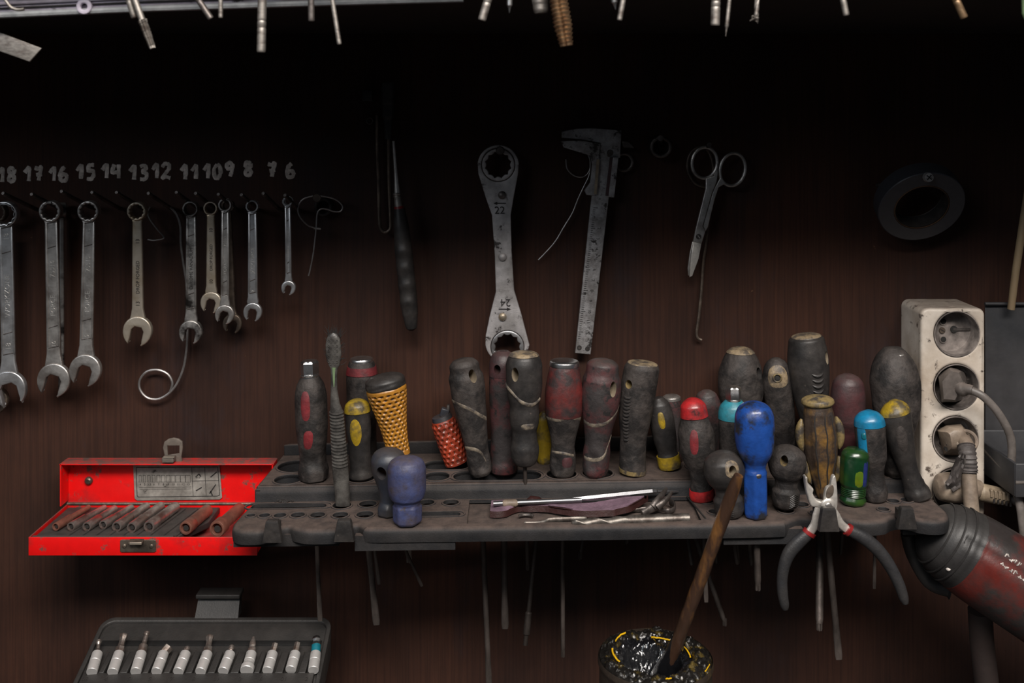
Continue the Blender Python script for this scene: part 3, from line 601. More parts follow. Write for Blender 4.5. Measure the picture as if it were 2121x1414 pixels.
spanner('silver combination wrench under the painted 16 with raised lettering and number 16', (106, 437), 22.5, 17, (113, 785), 34, 26, 28, 31, .30, .040, 'steel', 'rail', (('16', 318, 13), ('75516', 228, 14), ('FORCE', 152, 14), ('16', 72, 13)))
spanner('wrench hanging edge-on behind the silver one marked 16', (128, 436), 17, 13, (137, 778), 27, 24, 24, 26, .3, .012, 'steel_g', 'plain', yaw=-1.15)
spanner('silver combination wrench marked 15 with scratched jaw, beside the edge-on wrench', (185, 437), 22, 17, (178, 765), 32.5, 25, 27, 28, .26, .044, 'steel', 'rail', (('15', 285, 12), ('75515', 218, 13), ('FORCE', 140, 14), ('15', 66, 12)))
spanner('yellowed combination wrench marked 13 hanging alone with black stamped lettering', (285, 437), 19.5, 15, (286, 684), 30, 20, 23, 25, .22, .040, 'steel_w', 'plain', (('13', 184, 11), ('DROP FORGED', 110, 10), ('13', 55, 11)), 'mark')
spanner('greasy wrench with black collar and long recessed panel under the painted 11', (396, 432), 16, 12.5, (396, 686), 24, 21, 22, 21, .2, .036, 'steel_g', 'rail', (('CHROME VANADIUM', 130, 9),), 'mark')
spanner('short cream coloured wrench stamped 10 left of the two crossed wrenches', (437, 431), 14.5, 11, (438, 625), 22, 16, 20, 18, .24, .042, 'steel_w', 'plain', (('10', 148, 10), ('DROP FORGED', 92, 8), ('10', 42, 10)), 'mark')
spanner('browned wrench hanging behind the one marked FORCE, only its jaw and edge showing', (473, 426), 13, 10, (482, 669), 20, 13, 14, 18, .22, .020, 'steel_rust', 'plain')
spanner('slim silver wrench with raised lettering hanging over a browned wrench', (467, 424), 13.5, 10.5, (466, 650), 20, 16, 17, 17, .3, .044, 'steel', 'rail', (('75509', 150, 9), ('FORCE', 97, 10), ('9', 38, 9)))
spanner('silver wrench with bluish jaw under the painted 8, left of the smallest one', (523, 427), 13, 10, (524, 645), 19.5, 18, 20, 17, .18, .040, 'steel_b', 'rail', (('8', 178, 9), ('JACKFORCE', 105, 10), ('8', 42, 9)))
spanner('smallest silver wrench under the painted 6 with a tiny jaw', (596, 417), 9.5, 7.3, (598, 595), 15, 13, 13, 12, .3, .040, 'steel_b', 'rail', (('75506', 112, 8), ('FORCE', 74, 8)))

# ------------------------------------------------------------ wires
def wire(pts, label, r=.0007, d=.02, cat='wire', m='wire', parts=None):
    b = MB(); b.tube(smooth(px_path(pts, d), 8), r, m, 7); return tag(b.build('wire_loop'), label, cat)
wire([(311, 428), (306, 440), (311, 455), (326, 475), (339, 490), (336, 495), (318, 498), (306, 496)], 'short bent wire hooked beside the yellowed wrench 13', d=.012)
wire([(340, 424), (352, 429), (366, 444), (374, 470), (375, 505), (380, 545), (386, 585), (388, 640), (388, 700), (385, 735), (379, 765), (366, 795), (350, 814), (328, 826), (305, 823), (290, 806), (290, 786), (305, 769), (328, 766), (348, 775), (357, 793), (352, 812)],
     'long grey wire behind the greasy wrench ending in a round loop', .0012, .010)
r = thing('wall_screw_with_wire', 'wall screw wound with thin curled wire right of the smallest wrench', 'screw', P(656, 410, .03))
b = MB(); b.tube([P(660, 418, 0), P(656, 410, .032)], .0018, 'steel_d', 10); b.tube([P(656, 410, .031), P(656, 410, .034)], [.0042, .0036], 'steel_rust', 16); b.build('screw', r)
b = MB(); b.tube(smooth(px_path([(650, 473), (664, 474), (640, 468), (622, 450), (617, 432), (626, 414), (648, 406), (672, 407), (695, 413), (709, 426), (706, 437), (692, 438), (676, 433), (664, 433), (657, 443), (655, 470), (652, 500), (648, 530), (642, 560), (639, 571)], .022), 8), .0007, 'wire', 7); b.build('wire', r)
def wall_ring(px, py, r0, r1, label, m='steel_d', name='hex_socket', cat='socket', dep=.02):
    b = MB(); k = S(.01)
    b.plate_px([circ(px, py, r0, 40), star(px, py, r1, 6, .06)], dep / 2 + .001, m, dep, .0015, 2); return tag(b.build(name), label, cat)
wall_ring(671, 428, 19, 13, 'dark round nut on the wall behind the curled wire', 'mark', 'round_nut', 'nut', .012)
wall_ring(1366, 304, 23, 16, 'dark steel socket hanging on the wall left of the scissors')
b = MB(); b.tube([P(1366, 296, 0), P(1368, 286, .03)], .0028, 'steel_d'); tag(b.build('wall_screw'), 'dark screw inside the socket left of the scissors', 'screw')

# ------------------------------------------------------------ tools hanging in the middle
# blown-glass-like hook frame and brush handle
r = thing('long_hook_frame', 'long dark U shaped rod hanging behind the black handled tool', 'hook', P(790, 320, .01))
b = MB(); b.tube(smooth(px_path([(781, 238), (781, 300), (784, 380), (786, 455), (789, 474), (798, 481), (808, 474), (809, 455), (806, 380), (805, 300), (803, 240)], .012), 6), .0016, 'steel_rust', 8); b.build('rod', r)
b = MB(); b.plate_px([[(751, 186), (772, 186), (772, 210), (751, 210)]], .008, 'rubber_s', .004, .001); b.plate_px([circ(766, 250, 8, 20), circ(766, 250, 5, 20)], .006, 'steel_d', .003, .0008); b.build('bracket', r)
r = thing('riveting_mandrel', 'black cylinder hanging under the shelf above the black handled tool', 'tool', P(803, 200, .015))
b = MB(); sf = Surf(P(804, 288, .016), P(803, 172, .016), [(0, .007), (.35, .009), (.4, .012), (.42, .0125), (.62, .0125), (.64, .0135), (1, .0135)]); b.lathe(sf, 'rubber_s', 24); b.build('barrel', r)
r = thing('black_handled_pick', 'steel shafted pick with bumpy black handle and red ring hanging on the wall', 'hand tool', P(815, 290, .03))
b = MB(); k = S(.03)
b.lathe(Surf(P(823, 402, .03), P(815, 292, .03), [(0, 14 * k), (.25, 10 * k), (.6, 7 * k), (1, 6 * k)]), 'steel', 20); b.build('shaft', r)
b = MB(); b.lathe(Surf(P(826, 430, .03), P(822, 398, .03), [(0, 18 * k), (.7, 15 * k), (.72, 17 * k), (.8, 15 * k), (.88, 17 * k), (1, 13 * k)]), 'bright', 20); b.build('ferrule', r)
b = MB(); b.lathe(Surf(P(827, 434, .03), P(826, 427, .03), [(0, 22 * k), (1, 20 * k)]), 'redtrim', 20); b.build('ring', r)
b = MB()
def bump(th, t):
    s = 1.0
    for c in (.24, .38, .52, .66): s += .17 * math.exp(-((t - c) / .035) ** 2) * max(0, cos(th)) - .0
    return s
b.lathe(Surf(P(853, 684, .03), P(827, 432, .03), [(0, 10 * k), (.02, 22 * k), (.12, 31 * k), (.14, 33 * k), (.3, 36 * k), (.6, 36 * k), (.85, 32 * k), (1, 23 * k)], fn=bump), 'rubber_s', 32, 80); b.build('handle', r)

# ratchet wrench 22 / 24
r = thing('ratchet_ring_wrench', 'flat grey double ring ratchet wrench stamped 22 and 24 hanging on the wall', 'wrench', P(1034, 302, .02))
a = circ(1032, 343, 43, 30, a0=PI + .12, a1=2 * PI - .12); c = circ(1051, 706, 46, 30, a0=.15, a1=PI - .15)
body = a + [(1073, 360), (1064, 408), (1058, 445), (1060, 520), (1065, 600), (1080, 650)] + c + [(1006, 694), (1014, 655), (1027, 603), (1025, 530), (1019, 445), (1006, 408), (991, 360)]
body = [(x, y) for x, y in body]
b = MB(); b.plate_px([body, circ(1032, 341, 35, 40), circ(1051, 717, 35, 40)], .020, 'flat', .006, .0008)
b.build('body_plate', r)
for cx, cy, m in ((1032, 341, 'steel_d'), (1051, 717, 'flat')):
    b = MB(); b.plate_px([circ(cx, cy, 33.6, 60), star(cx, cy, 28, 12, .13)], .0205, 'flat' if cy < 500 else 'steel_b', .0075, .0008); b.build('ratchet_ring', r)
for cx, cy, m in ((1040, 404, 'steel_d'), (1041, 532, 'flat'), (1041, 656, 'steel_w')):
    b = MB(); q = P(cx, cy, .024); b.lathe(Surf(q, q + Vector((0, -.0022, 0)), [(0, 17 * S(.024)), (.5, 15 * S(.024)), (1, 8 * S(.024))], face=(0, 0, 1)), m, 24, 8); b.build('rivet', r)
b = MB(); k = S(.0235)
b.text('22', 22 * k, P(1035, 436, .0234), (1, 0, 0), (0, 0, 1), 'mark'); b.build('stamped_number', r); b = MB(); b.text('24', 22 * k, P(1047, 626, .0234), (-1, 0, 0), (0, 0, -1), 'mark'); b.build('stamped_number', r)
for x0, x1, y in ((1048, 1022, 421), (1033, 1058, 640)):
    s = 1 if x1 > x0 else -1; b = MB()
    b.plate_px([[(x0, y - 1), (x1 - 8 * s, y - 1), (x1 - 8 * s, y - 3.5), (x1, y), (x1 - 8 * s, y + 3.5), (x1 - 8 * s, y + 1), (x0, y + 1)]], .0233, 'mark', .0003); b.build('stamped_arrow', r)
def hang_screw(px, py, label, d=.035, drop=14, name='wall_screw', R=.0042, m='steel_d', dx=0):
    b = MB(); t = P(px, py, d); base = Vector((t.x - dx * .001, .002, t.z - drop * .00047)); b.tube([base, t], .0018, m, 10); b.tube([t, t + Vector((0, -.0025, 0))], [R, R * .8], m, 16); return tag(b.build(name), label, 'screw')
hang_screw(1036, 312, 'dark screw through the top ring of the ratchet wrench 22', .034)

# vernier caliper
r = thing('vernier_caliper', 'stained steel vernier caliper hanging upright right of the ratchet wrench', 'caliper', P(1240, 290, .02))
b = MB(); b.plate_px([[(1163, 272), (1195, 266), (1228, 265), (1287, 270), (1284, 326), (1270, 330), (1223, 733), (1191, 730), (1233, 330), (1244, 296), (1205, 289), (1163, 285)]], .014, 'caliper', .0040, .0006); b.build('beam', r)
b = MB()
b.plate_px([[(1162, 292), (1204, 291), (1243, 297), (1240, 330), (1234, 398), (1231, 405), (1214, 403), (1210, 394), (1222, 378), (1226, 340), (1222, 322), (1190, 312), (1167, 305)]], .0165, 'caliper', .0045, .0006)
b.plate_px([[(1269, 325), (1281, 325), (1272, 409), (1256, 407), (1259, 388)]], .0165, 'caliper', .0045, .0006)
b.build('sliding_jaw', r)
b = MB(); b.plate_px([[(1236, 330), (1242, 330), (1236, 402), (1230, 402)]], .0195, 'beige', .0006); b.build('scale_strip', r, lab='faded yellowish scale strip')
b = MB(); b.plate_px([[(1263, 326), (1269, 326), (1260, 406), (1254, 405)]], .0170, 'darkred', .0040); b.build('worn_red_groove', r)
b = MB(); b.plate_px([[(1287, 292), (1300, 292), (1311, 302), (1313, 307), (1290, 305)]], .013, 'steel_d', .004, .0006); b.build('inside_jaw', r)
b = MB()
for px, py in ((1200, 720), (1217, 722)): b.plate_px([circ(px, py, 5, 20)], .0163, 'mark', .0004); b.plate_px([circ(px, py, 2.4, 12)], .0165, 'steel_d', .0004)
for i in range(64):
    t = i / 63; x = lerp(1232, 1200, t); y = lerp(430, 700, t); w = 9 if i % 10 == 0 else 7 if i % 5 == 0 else 5
    b.plate_px([[(x - 3, y - .5), (x - 3 + w, y - .3), (x - 3 + w, y + .7), (x - 3, y + .5)]], .0162, 'mark', .0002)
    if i % 5 == 0 and i: b.text(str(i // 5), 9 * S(.016), P(x + 14, y, .0162), (.05, 0, -1), (1, 0, .05), 'mark', .0001)
b.build('scale_marks', r)
wire([(1172, 330), (1175, 350), (1190, 364), (1208, 366), (1220, 355), (1223, 335), (1216, 316), (1222, 330), (1221, 360), (1210, 385), (1198, 410), (1186, 440), (1168, 470), (1150, 500), (1128, 525), (1115, 538)], 'curled thin wire trailing left from behind the caliper', .0006, .008)
b = MB(); b.ring(P(1292, 336, .008), 14 * S(.01) * 1.25, .0016, 'steel_d', (0, 1, 0), 36); tag(b.build('key_ring'), 'dark ring on the wall half behind the caliper right side', 'ring')
hang_screw(1264, 316, 'dark nail carrying the vernier caliper', .03, R=.003)

# scissors with the wire pick behind
r = thing('wire_hook_pick', 'thin wire pick with ring top hanging behind the scissors, hooked at its tip', 'pick', P(1452, 305, .01))
b = MB(); b.tube(smooth(px_path([(1462, 388), (1440, 380), (1426, 358), (1424, 335), (1432, 315), (1448, 305), (1464, 310), (1474, 330), (1477, 355), (1470, 380), (1463, 392), (1466, 440), (1464, 490), (1457, 540), (1453, 600), (1448, 650), (1443, 686), (1445, 699), (1453, 704)], .007), 7), .0015, 'steel_rust', 8); b.build('rod', r)
r = thing('scissors', 'small steel scissors with two finger rings hanging points down', 'scissors', P(1459, 305, .022))
def ringlet(c, rx, ry, rot, d, th):
    b = MB(); pts = []
    for i in range(49):
        a = 2 * PI * i / 48; x, y = rx * cos(a), ry * sin(a); pts.append(P(c[0] + x * cos(rot) - y * sin(rot), c[1] + x * sin(rot) + y * cos(rot), d))
    b.tube(pts, th, 'steel', 8, False, .9); return b
b = ringlet((1459, 337), 26, 32, .12, .020, .0017)
b.plate_px([[(1461, 369), (1478, 364), (1484, 345), (1487, 356), (1484, 376), (1474, 400), (1463, 440), (1455, 468), (1461, 478), (1453, 504), (1435, 500), (1441, 470), (1451, 430), (1461, 390)]], .020, 'steel', .0030, .0009)
b.build('left_handle', r)
b = ringlet((1517, 351), 26, 34, .22, .017, .0017)
b.plate_px([[(1491, 345), (1494, 366), (1502, 380), (1488, 388), (1480, 412), (1466, 470), (1461, 479), (1455, 468), (1463, 438), (1477, 392), (1490, 370)]], .0175, 'steel', .0030, .0009)
b.build('right_handle', r)
b = MB(); b.plate_px([[(1436, 499), (1453, 503), (1447, 535), (1434, 571), (1428, 574), (1430, 540)]], .0195, 'plier_steel', .0018, .0006); b.build('blade', r)
b = MB(); b.plate_px([[(1434, 499), (1438, 500), (1431, 545), (1430, 572), (1425, 570), (1424, 555), (1428, 525)]], .0175, 'steel', .0018, .0006); b.build('blade', r)
b = MB(); q = P(1447, 490, .0215); b.tube([q, q + Vector((0, -.0012, 0))], [.0026, .0022], 'mark', 16); b.box(q + Vector((0, -.0013, 0)), (.0034, .0006, .0008), 'steel', Matrix.Rotation(.9, 3, 'Y')); b.build('pivot_screw', r)
hang_screw(1468, 300, 'dark nail above the scissors left ring', .028, R=.0028)

# tape roll on a cross-head screw
tc = Vector(P(1903, 418, .038)); an = Vector((0, -cos(.58), -sin(.58)))
r = thing('tape_roll', 'black insulating tape roll hanging tilted on a screw at the right', 'tape roll', tc)
R0, R1, hw = 88 * S(.04), 53 * S(.04), .0085
def ringbody(b, ra, rb, h, m, nn=72):
    u = Vector((1, 0, 0)); w = an.cross(u)
    rows = []
    for i in range(nn + 1):
        a = 2 * PI * i / nn; dr = u * cos(a) + w * sin(a)
        rows.append([tc + dr * (rb + .0005) - an * h, tc + dr * (ra - .0008) - an * h, tc + dr * ra - an * (h - .0008), tc + dr * ra + an * (h - .0008), tc + dr * (ra - .0008) + an * h, tc + dr * (rb + .0005) + an * h])
    b.grid(rows, m, True, False, False)
b = MB(); ringbody(b, R0, R1 + .0012, hw, 'tape'); b.build('tape', r)
b = MB(); ringbody(b, R1 + .0014, R1 + .0004, hw + .0004, 'cardboard'); b.build('cardboard_core', r)
b = MB(); ringbody(b, R1 + .0006, R1 - .0004, hw - .0006, 'rubber_s'); b.build('dark_core_inside', r)  # dark sleeve that makes the inside of the core darker than its edge
r = thing('cross_head_screw', 'cross-head screw holding the tape roll, its head in front', 'screw', P(1922, 367, .065))
b = MB(); q = P(1922, 367, .068); b.tube([Vector((q.x - .022, .002, q.z - .012)), q], .0021, 'steel_d', 10); b.build('shank', r)
b = MB(); b.tube([q + Vector((0, .001, 0)), q + Vector((0, -.003, 0))], [.0046, .0040], 'flat', 20)
for a in (.7, .7 + PI / 2): b.box(q + Vector((0, -.0031, 0)), (.0058, .0005, .0010), 'mark', Matrix.Rotation(a, 3, 'Y'))
b.build('head', r)

# dowel and panel at the right edge
b = MB(); b.tube([P(2094, 640, .03), P(2104, 560, .034), P(2118, 470, .038), P(2140, 330, .045)], [.0034, .0035, .0036, .0036], 'wood_pale', 14)
tag(b.build('wooden_dowel'), 'pale thin wooden dowel standing at the right edge above the grey panel', 'dowel')
b = MB(); b.plate_px([[(2040, 630), (2260, 630), (2260, 906), (2040, 906)]], .018, 'greypanel', .0018, .0006)
b.tube([P(2040, 629, .022), P(2260, 629, .022)], .0017, 'greypanel', 10)
tag(b.build('sheet_metal_panel'), 'dark grey sheet metal panel on the wall right of the socket strip', 'panel')
r = thing('wall_tray', 'grey plastic tray at the right edge below the sheet metal panel', 'tray', P(2150, 960, .05))
za, zb = P(2040, 905, .03).z, P(2040, 1010, .09).z
b = MB(); x0, x1 = .445, .60
b.plate([[(x0, -.022), (x1, -.022), (x1, -.095), (x0, -.095)]], 'greypanel', .003, .001, lambda x, y, z: Vector((x, y, zb + .01 + z)))
for c, sz in (((x0 + .001, -.058, (za + zb) / 2 - .005), (.003, .073, .030)), (((x0 + x1) / 2, -.094, (za + zb) / 2 - .005), (x1 - x0, .003, .030)), (((x0 + x1) / 2, -.023, (za + zb) / 2), (x1 - x0, .003, .036))): b.box(c, sz, 'greypanel', bevel=.001)
b.tube([Vector((x0 + .001, -.024, za - .009)), Vector((x0 + .001, -.094, za - .020)), Vector((x1, -.094, za - .020))], .0024, 'cable', 8); b.build('tray_body', r)

# ------------------------------------------------------------ screwdrivers in the rack
def poly(n, ta, tb, rot=0.0, soft=.05, amt=1.0):
    def f(th, t):
        g = cos(PI / n) / cos(((th + rot) % (2 * PI / n)) - PI / n); g = min(1.0, g * 1.04) if amt == 1.0 else lerp(1.0, g, amt)
        a = min(1, max(0, (t - ta) / soft + 1)) * min(1, max(0, (tb - t) / soft + 1)); return lerp(1.0, g, a)
    return f
def lumpy(seed, a=.02, f=3.0):
    def g(th, t): return 1 + a * mnoise.noise(Vector((cos(th) * f * .5 + seed, sin(th) * f * .5, t * f * 2)))
    return g
def dimple(th0, t0, dep=.2, a=.42, c=.055):
    return lambda th, t: 1 - dep * math.exp(-((((th - th0 + PI) % (2 * PI)) - PI) / a) ** 4 - ((t - t0) / c) ** 4)
def both(*fs):
    def g(th, t):
        r = 1.0
        for f in fs: r *= f(th, t)
        return r
    return g
def shaft_part(root, p0, p1, w, tip, m='shaft', name='shaft'):
    ax = (p1 - p0); L = ax.length; a = ax.normalized(); fr = (Vector((0, -1, 0)) - a * a.dot(Vector((0, -1, 0)))).normalized(); sd = a.cross(fr)
    r = w / 2
    if tip == 'flat': st = [(0, 1, 1), (1 - .030 / L if L > .05 else .6, 1, 1), (1 - .016 / L if L > .03 else .8, 1.15, .7), (1 - .004 / L, 1.15, .25), (1, .95, .15)]
    elif tip == 'cross': st = [(0, 1, 1), (1 - .010 / L, 1, 1), (1 - .006 / L, .8, .8), (1 - .002 / L, .4, .4), (1, .15, .15)]
    elif tip == 'bit': st = [(0, 1, 1), (1 - .030 / L, 1, 1), (1 - .029 / L, 1.5, 1.5), (1 - .010 / L, 1.6, 1.6), (1 - .009 / L, 1.1, 1.1), (1, 1.1, 1.1)]
    else: st = [(0, 1, 1), (.98, 1, 1), (1, .8, .8)]
    b = MB(); rows = []
    for t, x, y in st: rows.append([p0 + ax * t + sd * (cos(2 * PI * j / 14) * r * x) + fr * (sin(2 * PI * j / 14) * r * y) for j in range(14)])
    b.grid(rows, m)
    if tip == 'cross':
        for i in range(2):
            q = p0 + ax * (1 - .004 / L); b.box(q, (.0016 if i else w * .8, w * .8 if i else .0016, .006), m, Matrix.Rotation(.4, 3, 'Z'))
    b.build(name, root)
def driver(label, top, bot, prof, m, tier=1, ry=.94, fn=None, seg=44, n=56, shaft=None, bend=0.0, flat=0.3, name='screwdriver', cat='screwdriver', lean=0.0, drills=(), dfix=None, part='handle', up=0.0):
    wb = prof[0][1] if prof[0][1] > 12 else prof[1][1]
    by = bot[1] - wb / 2 * (bot[1] - HY) / F * .9
    q = on_plane(bot[0], by, Z1 if tier == 1 else Z2) if dfix is None else P(bot[0], by, dfix)
    d = -q.y; k = S(d); wt = max(p[1] for p in prof[-3:])
    ty = top[1] + wt * flat * (top[1] - HY) / F
    p1 = P(top[0], ty, d + lean); p0 = q + Vector((0, 0, up))
    r = thing(name, label, cat, p0)
    sf = Surf(p0, p1, [(t, w * k) for t, w in prof], ry, fn, bend * k)
    b = MB(); b.lathe(sf, m, seg, n)
    dl = []
    for th, t, rad, sx, mm in drills:
        c = sf.p0 + sf.ax * t; dl.append((c + sf.sd * 0, sf.normal(th, t), rad * k, .14, sx, mm, sf.ax))
    b.build(part, r, 42, dl)
    if shaft:
        sp = P(shaft[0], shaft[1], d if len(shaft) < 5 else shaft[4]); shaft_part(r, p0 + (p1 - p0).normalized() * .004, sp, shaft[2] * k, shaft[3])
    return r, sf, k, d
def cap(r, sf, m, t0, t1, off=.0004, name='end_cap', seg=40):
    b = MB(); b.lathe(sf, m, seg, 12, t0, t1, off); a = sf.ax.normalized() * .0004; b.v = [v + a for v in b.v]; return b.build(name, r)
def hexnut(r, c, ax, R, h, m='chrome', name='hex_bolster', neck=True):
    b = MB(); ax = ax.normalized(); rows = []
    fr = Vector((0, -1, 0)); fr = (fr - ax * fr.dot(ax)).normalized(); sd = ax.cross(fr)
    def row(z, s, n6=True):
        out = []
        for j in range(48):
            a = 2 * PI * j / 48; g = cos(PI / 6) / cos(((a + PI / 6) % (PI / 3)) - PI / 6); g = g if n6 else 1.0
            out.append(c + ax * z + (fr * cos(a) + sd * sin(a)) * R * s * min(g * 1.0, 1))
        return out
    rows = [row(-h * .35, .98, False), row(-h * .05, .98, False), row(0, 1.02, False), row(h * .04, .92, False), row(h * .09, .93), row(h * .12, 1), row(h * .86, 1), row(h * .94, .93), row(h, .80, False)]
    b.grid(rows, m); return b.build(name, r, 25)

# 1 black with red inserts and chrome hexagon
r, sf, k, d = driver('black screwdriver with two red inserts and a chrome hexagon top, leftmost in the rack', (642, 772), (650, 1001),
    [(0, 44), (.02, 60), (.10, 64), (.17, 56), (.25, 55), (.38, 61), (.55, 66), (.78, 66), (.90, 58), (.97, 42), (1, 34)], 'rubber', fn=both(poly(6, -.1, .22, .2, .12, .7), lumpy(1, .03), dimple(.05, .20, .12, .4, .05)), shaft=(663, 1286, 9, 'flat'))
b = MB(); b.patch(sf, -.18, .74, .34, .155, 'insert_red', .0006); b.build('insert', r, lab='red insert')
b = MB(); b.patch(sf, -.10, .42, .36, .10, 'insert_red', .0006, tilt=.08); b.build('insert', r, lab='lower red insert')
hexnut(r, sf(0, 1) * 0 + sf.p1, sf.ax, 19 * k, 30 * k)
# 2 toothbrush
q = on_plane(710, 1046, Z2); d = -q.y; k = S(d)
r = thing('toothbrush', 'old grimy toothbrush standing bristles up in the front of the rack', 'toothbrush', q)
pj = lambda x, y, dd=0: P(x, y, d + dd)
b = MB()
def blade(b, st, m, thick):               # st: (x, y, halfwidth)
    rows = []
    for x, y, w, th in st: rows.append([pj(x, y) + Vector((cos(2 * PI * j / 20) * w * k, sin(2 * PI * j / 20) * th * k, 0)) for j in range(20)])
    b.grid(rows, m)
blade(b, [(710, 1046, 15, 9), (709, 1020, 16, 10), (705, 975, 17, 11), (702, 930, 16, 11), (699, 880, 15, 11), (697, 850, 14, 10)], 'brushgrey', 1); b.build('grip', r)
b = MB()
for i in range(17):
    t = i / 16; x, y = lerp(697.5, 705, t), lerp(853, 962, t); w = lerp(15, 17, t)
    pts = [pj(x + w * sin(a), y + 5 * cos(a) - 3) + Vector((0, -11.5 * k * cos(a) * .95 - .0002, 0)) for a in [-1.35 + 2.7 * j / 12 for j in range(13)]]
    b.tube(pts, [.0002] + [.0007] * 11 + [.0002], 'brushgrey', 7)
b.build('ribbed_grip', r)
b = MB(); blade(b, [(697, 852, 14, 9), (694, 835, 10, 7), (692, 805, 7, 5), (692, 775, 6.5, 5), (692, 762, 8, 5)], 'brushgrey', 1); b.build('neck', r)
b = MB(); blade(b, [(692.4, 800, 2, 5.2), (692.2, 788, 3.6, 5.8), (692, 775, 4, 5.8), (692, 760, 6, 5.6)], 'brushgreen', 1); b.build('neck_core', r, lab='pale green core of the neck')
b = MB(); blade(b, [(692, 766, 6, 4), (692, 755, 12, 5), (691, 735, 16, 5.5), (690, 715, 16, 5.5), (690, 700, 13.5, 5), (690, 692, 8, 4), (690, 689, 3, 2)], 'brushgrey', 1)
for i in range(5):
    for j in range(-2, 3):
        c = pj(690.5 + j * 4.2, 704 + i * 11 + (j % 2) * 4); b.ring(c + Vector((0, -5.4 * k, 0)), .0008, .0003, 'brushgrey', (0, 1, 0), 12, 6)
b.build('head', r)
b = MB(); rnd = random.Random(3)
for i in range(230):
    x, y = 690 + rnd.uniform(-13, 13), rnd.uniform(694, 758); a = pj(x, y) + Vector((0, 4.0 * k, 0))
    sp = Vector((rnd.uniform(-.006, .006), rnd.uniform(.004, .008), rnd.uniform(-.001, .005) + (.004 if y < 706 else 0)))
    b.tube([a, a + sp * .6, a + sp + Vector((0, 0, rnd.uniform(-.001, .0015)))], [.00020, .00018, .0001], 'bristle', 4)
o = b.build('bristles', r)
# 3 black red ring chrome top (behind)
r, sf, k, d = driver('black screwdriver with red ring and chrome cap behind the toothbrush', (749, 742), (752, 965),
    [(0, 50), (.05, 58), (.3, 56), (.6, 64), (.82, 64), (.93, 58), (.99, 50), (1, 46)], 'rubber', fn=lumpy(2, .02), shaft=(785, 1210, 7, 'flat'))
b = MB(); b.lathe(sf, 'insert_red', 40, 8, .87, .945, .0006); b.build('colour_ring', r, lab='red ring')
b = MB(); kk = 46 * k; b.lathe(Surf(sf.p1 - sf.ax * .03, sf.p1 + sf.ax * .025, [(0, kk * 1.06), (.5, kk * 1.06), (.9, kk), (1, kk * .9)], .95), 'chrome', 40, 12); b.build('strike_cap', r)
# 4 black with yellow dome and oval
r, sf, k, d = driver('black screwdriver with worn yellow dome and yellow oval, in front of the red ringed one', (739, 826), (748, 997),
    [(0, 42), (.03, 50), (.15, 43), (.4, 45), (.65, 52), (.84, 52), (.92, 48), (.97, 34), (1, 12)], 'rubber_s', shaft=(780, 1294, 13, 'flat'), flat=.05)
cap(r, sf, 'yellow', .84, 1.0, .0006)
b = MB(); b.patch(sf, -.1, .62, .55, .19, 'yellow', .0004, sq=1.0); b.build('insert', r, lab='yellow oval insert')
# 5 yellow honeycomb
def darken_dimples(r, sf, nc, nr, ta, tb, lim=.30):  # gives the dimple centres a darker brown
    h = [c for c in r.children if c.name.startswith('handle')][0]; me = h.data; me.materials.append(M['dimple_dark']); ix = len(me.materials) - 1; org = r.location
    a = sf.ax; L2 = a.length_squared
    for p in me.polygons:
        q = p.center + org - sf.p0; t = q.dot(a) / L2; q = q - a * t; th = math.atan2(q.dot(sf.sd), q.dot(sf.fr) / sf.ry) % (2 * PI)
        if ta < t < tb:
            v = (t - ta) / (tb - ta) * nr; i = int(v); u = (th / (2 * PI) * nc + (.5 if i % 2 else 0)) % 1.0 - .5; w = v - i - .5
            if (u * u + w * w) / .16 < lim: p.material_index = ix
def honey(nc, nr, depth, ta=.05, tb=.93):
    def f(th, t):
        if t < ta or t > tb: return 1.0
        v = (t - ta) / (tb - ta) * nr; i = int(v); u = (th / (2 * PI) * nc + (.5 if i % 2 else 0)) % 1.0 - .5; w = v - i - .5
        q = (u * u + w * w) / .16
        return 1 - depth * max(0, 1 - q) ** .45 if q < 1 else 1.0
    return f
r, sf, k, d = driver('yellow honeycomb handled screwdriver with black cap, leaning right in the rack', (799, 792), (826, 948),
    [(0, 48), (.1, 48), (.3, 52), (.6, 66), (.85, 80), (.95, 84), (1, 78)], 'honey', fn=honey(16, 15, .11), seg=170, n=170, shaft=(848, 1166, 14, 'cross'), dfix=.074)
darken_dimples(r, sf, 16, 15, .05, .93)
b = MB(); a = sf.ax.normalized(); b.lathe(Surf(sf.p1 - a * .003, sf.p1 + a * .0095, [(0, 78 * k), (.25, 84 * k), (.6, 82 * k), (.88, 70 * k), (1, 52 * k)], .95, lumpy(5, .03)), 'rubber_s', 44, 20); b.build('end_cap', r)
# 6 black ball with hole
r, sf, k, d = driver('small dark slate screwdriver with ball handle and hole, behind the violet one', (805, 927), (804, 1074),
    [(0, 34), (.04, 46), (.12, 47), (.22, 34), (.33, 37), (.5, 52), (.68, 70), (.82, 73), (.92, 62), (.98, 40), (1, 14)], 'slate', 2, shaft=(874, 1214, 6, 'flat', .1), flat=.05, drills=((-.35, .70, 11, 1.25, 'slate'),), fn=poly(6, -.1, .14, 0, .05, .8))
# 7 violet-blue with hex base
r, sf, k, d = driver('stubby violet blue screwdriver with hexagonal base at the rack front', (842, 944), (844, 1092),
    [(0, 36), (.03, 54), (.07, 60), (.27, 61), (.31, 54), (.345, 56), (.40, 70), (.55, 79), (.80, 80), (.92, 70), (.98, 44), (1, 16)], 'violet', 2, fn=poly(6, -.1, .28, .5, .03, 1.0), flat=.05, shaft=(843, 1128, 8, 'flat'))
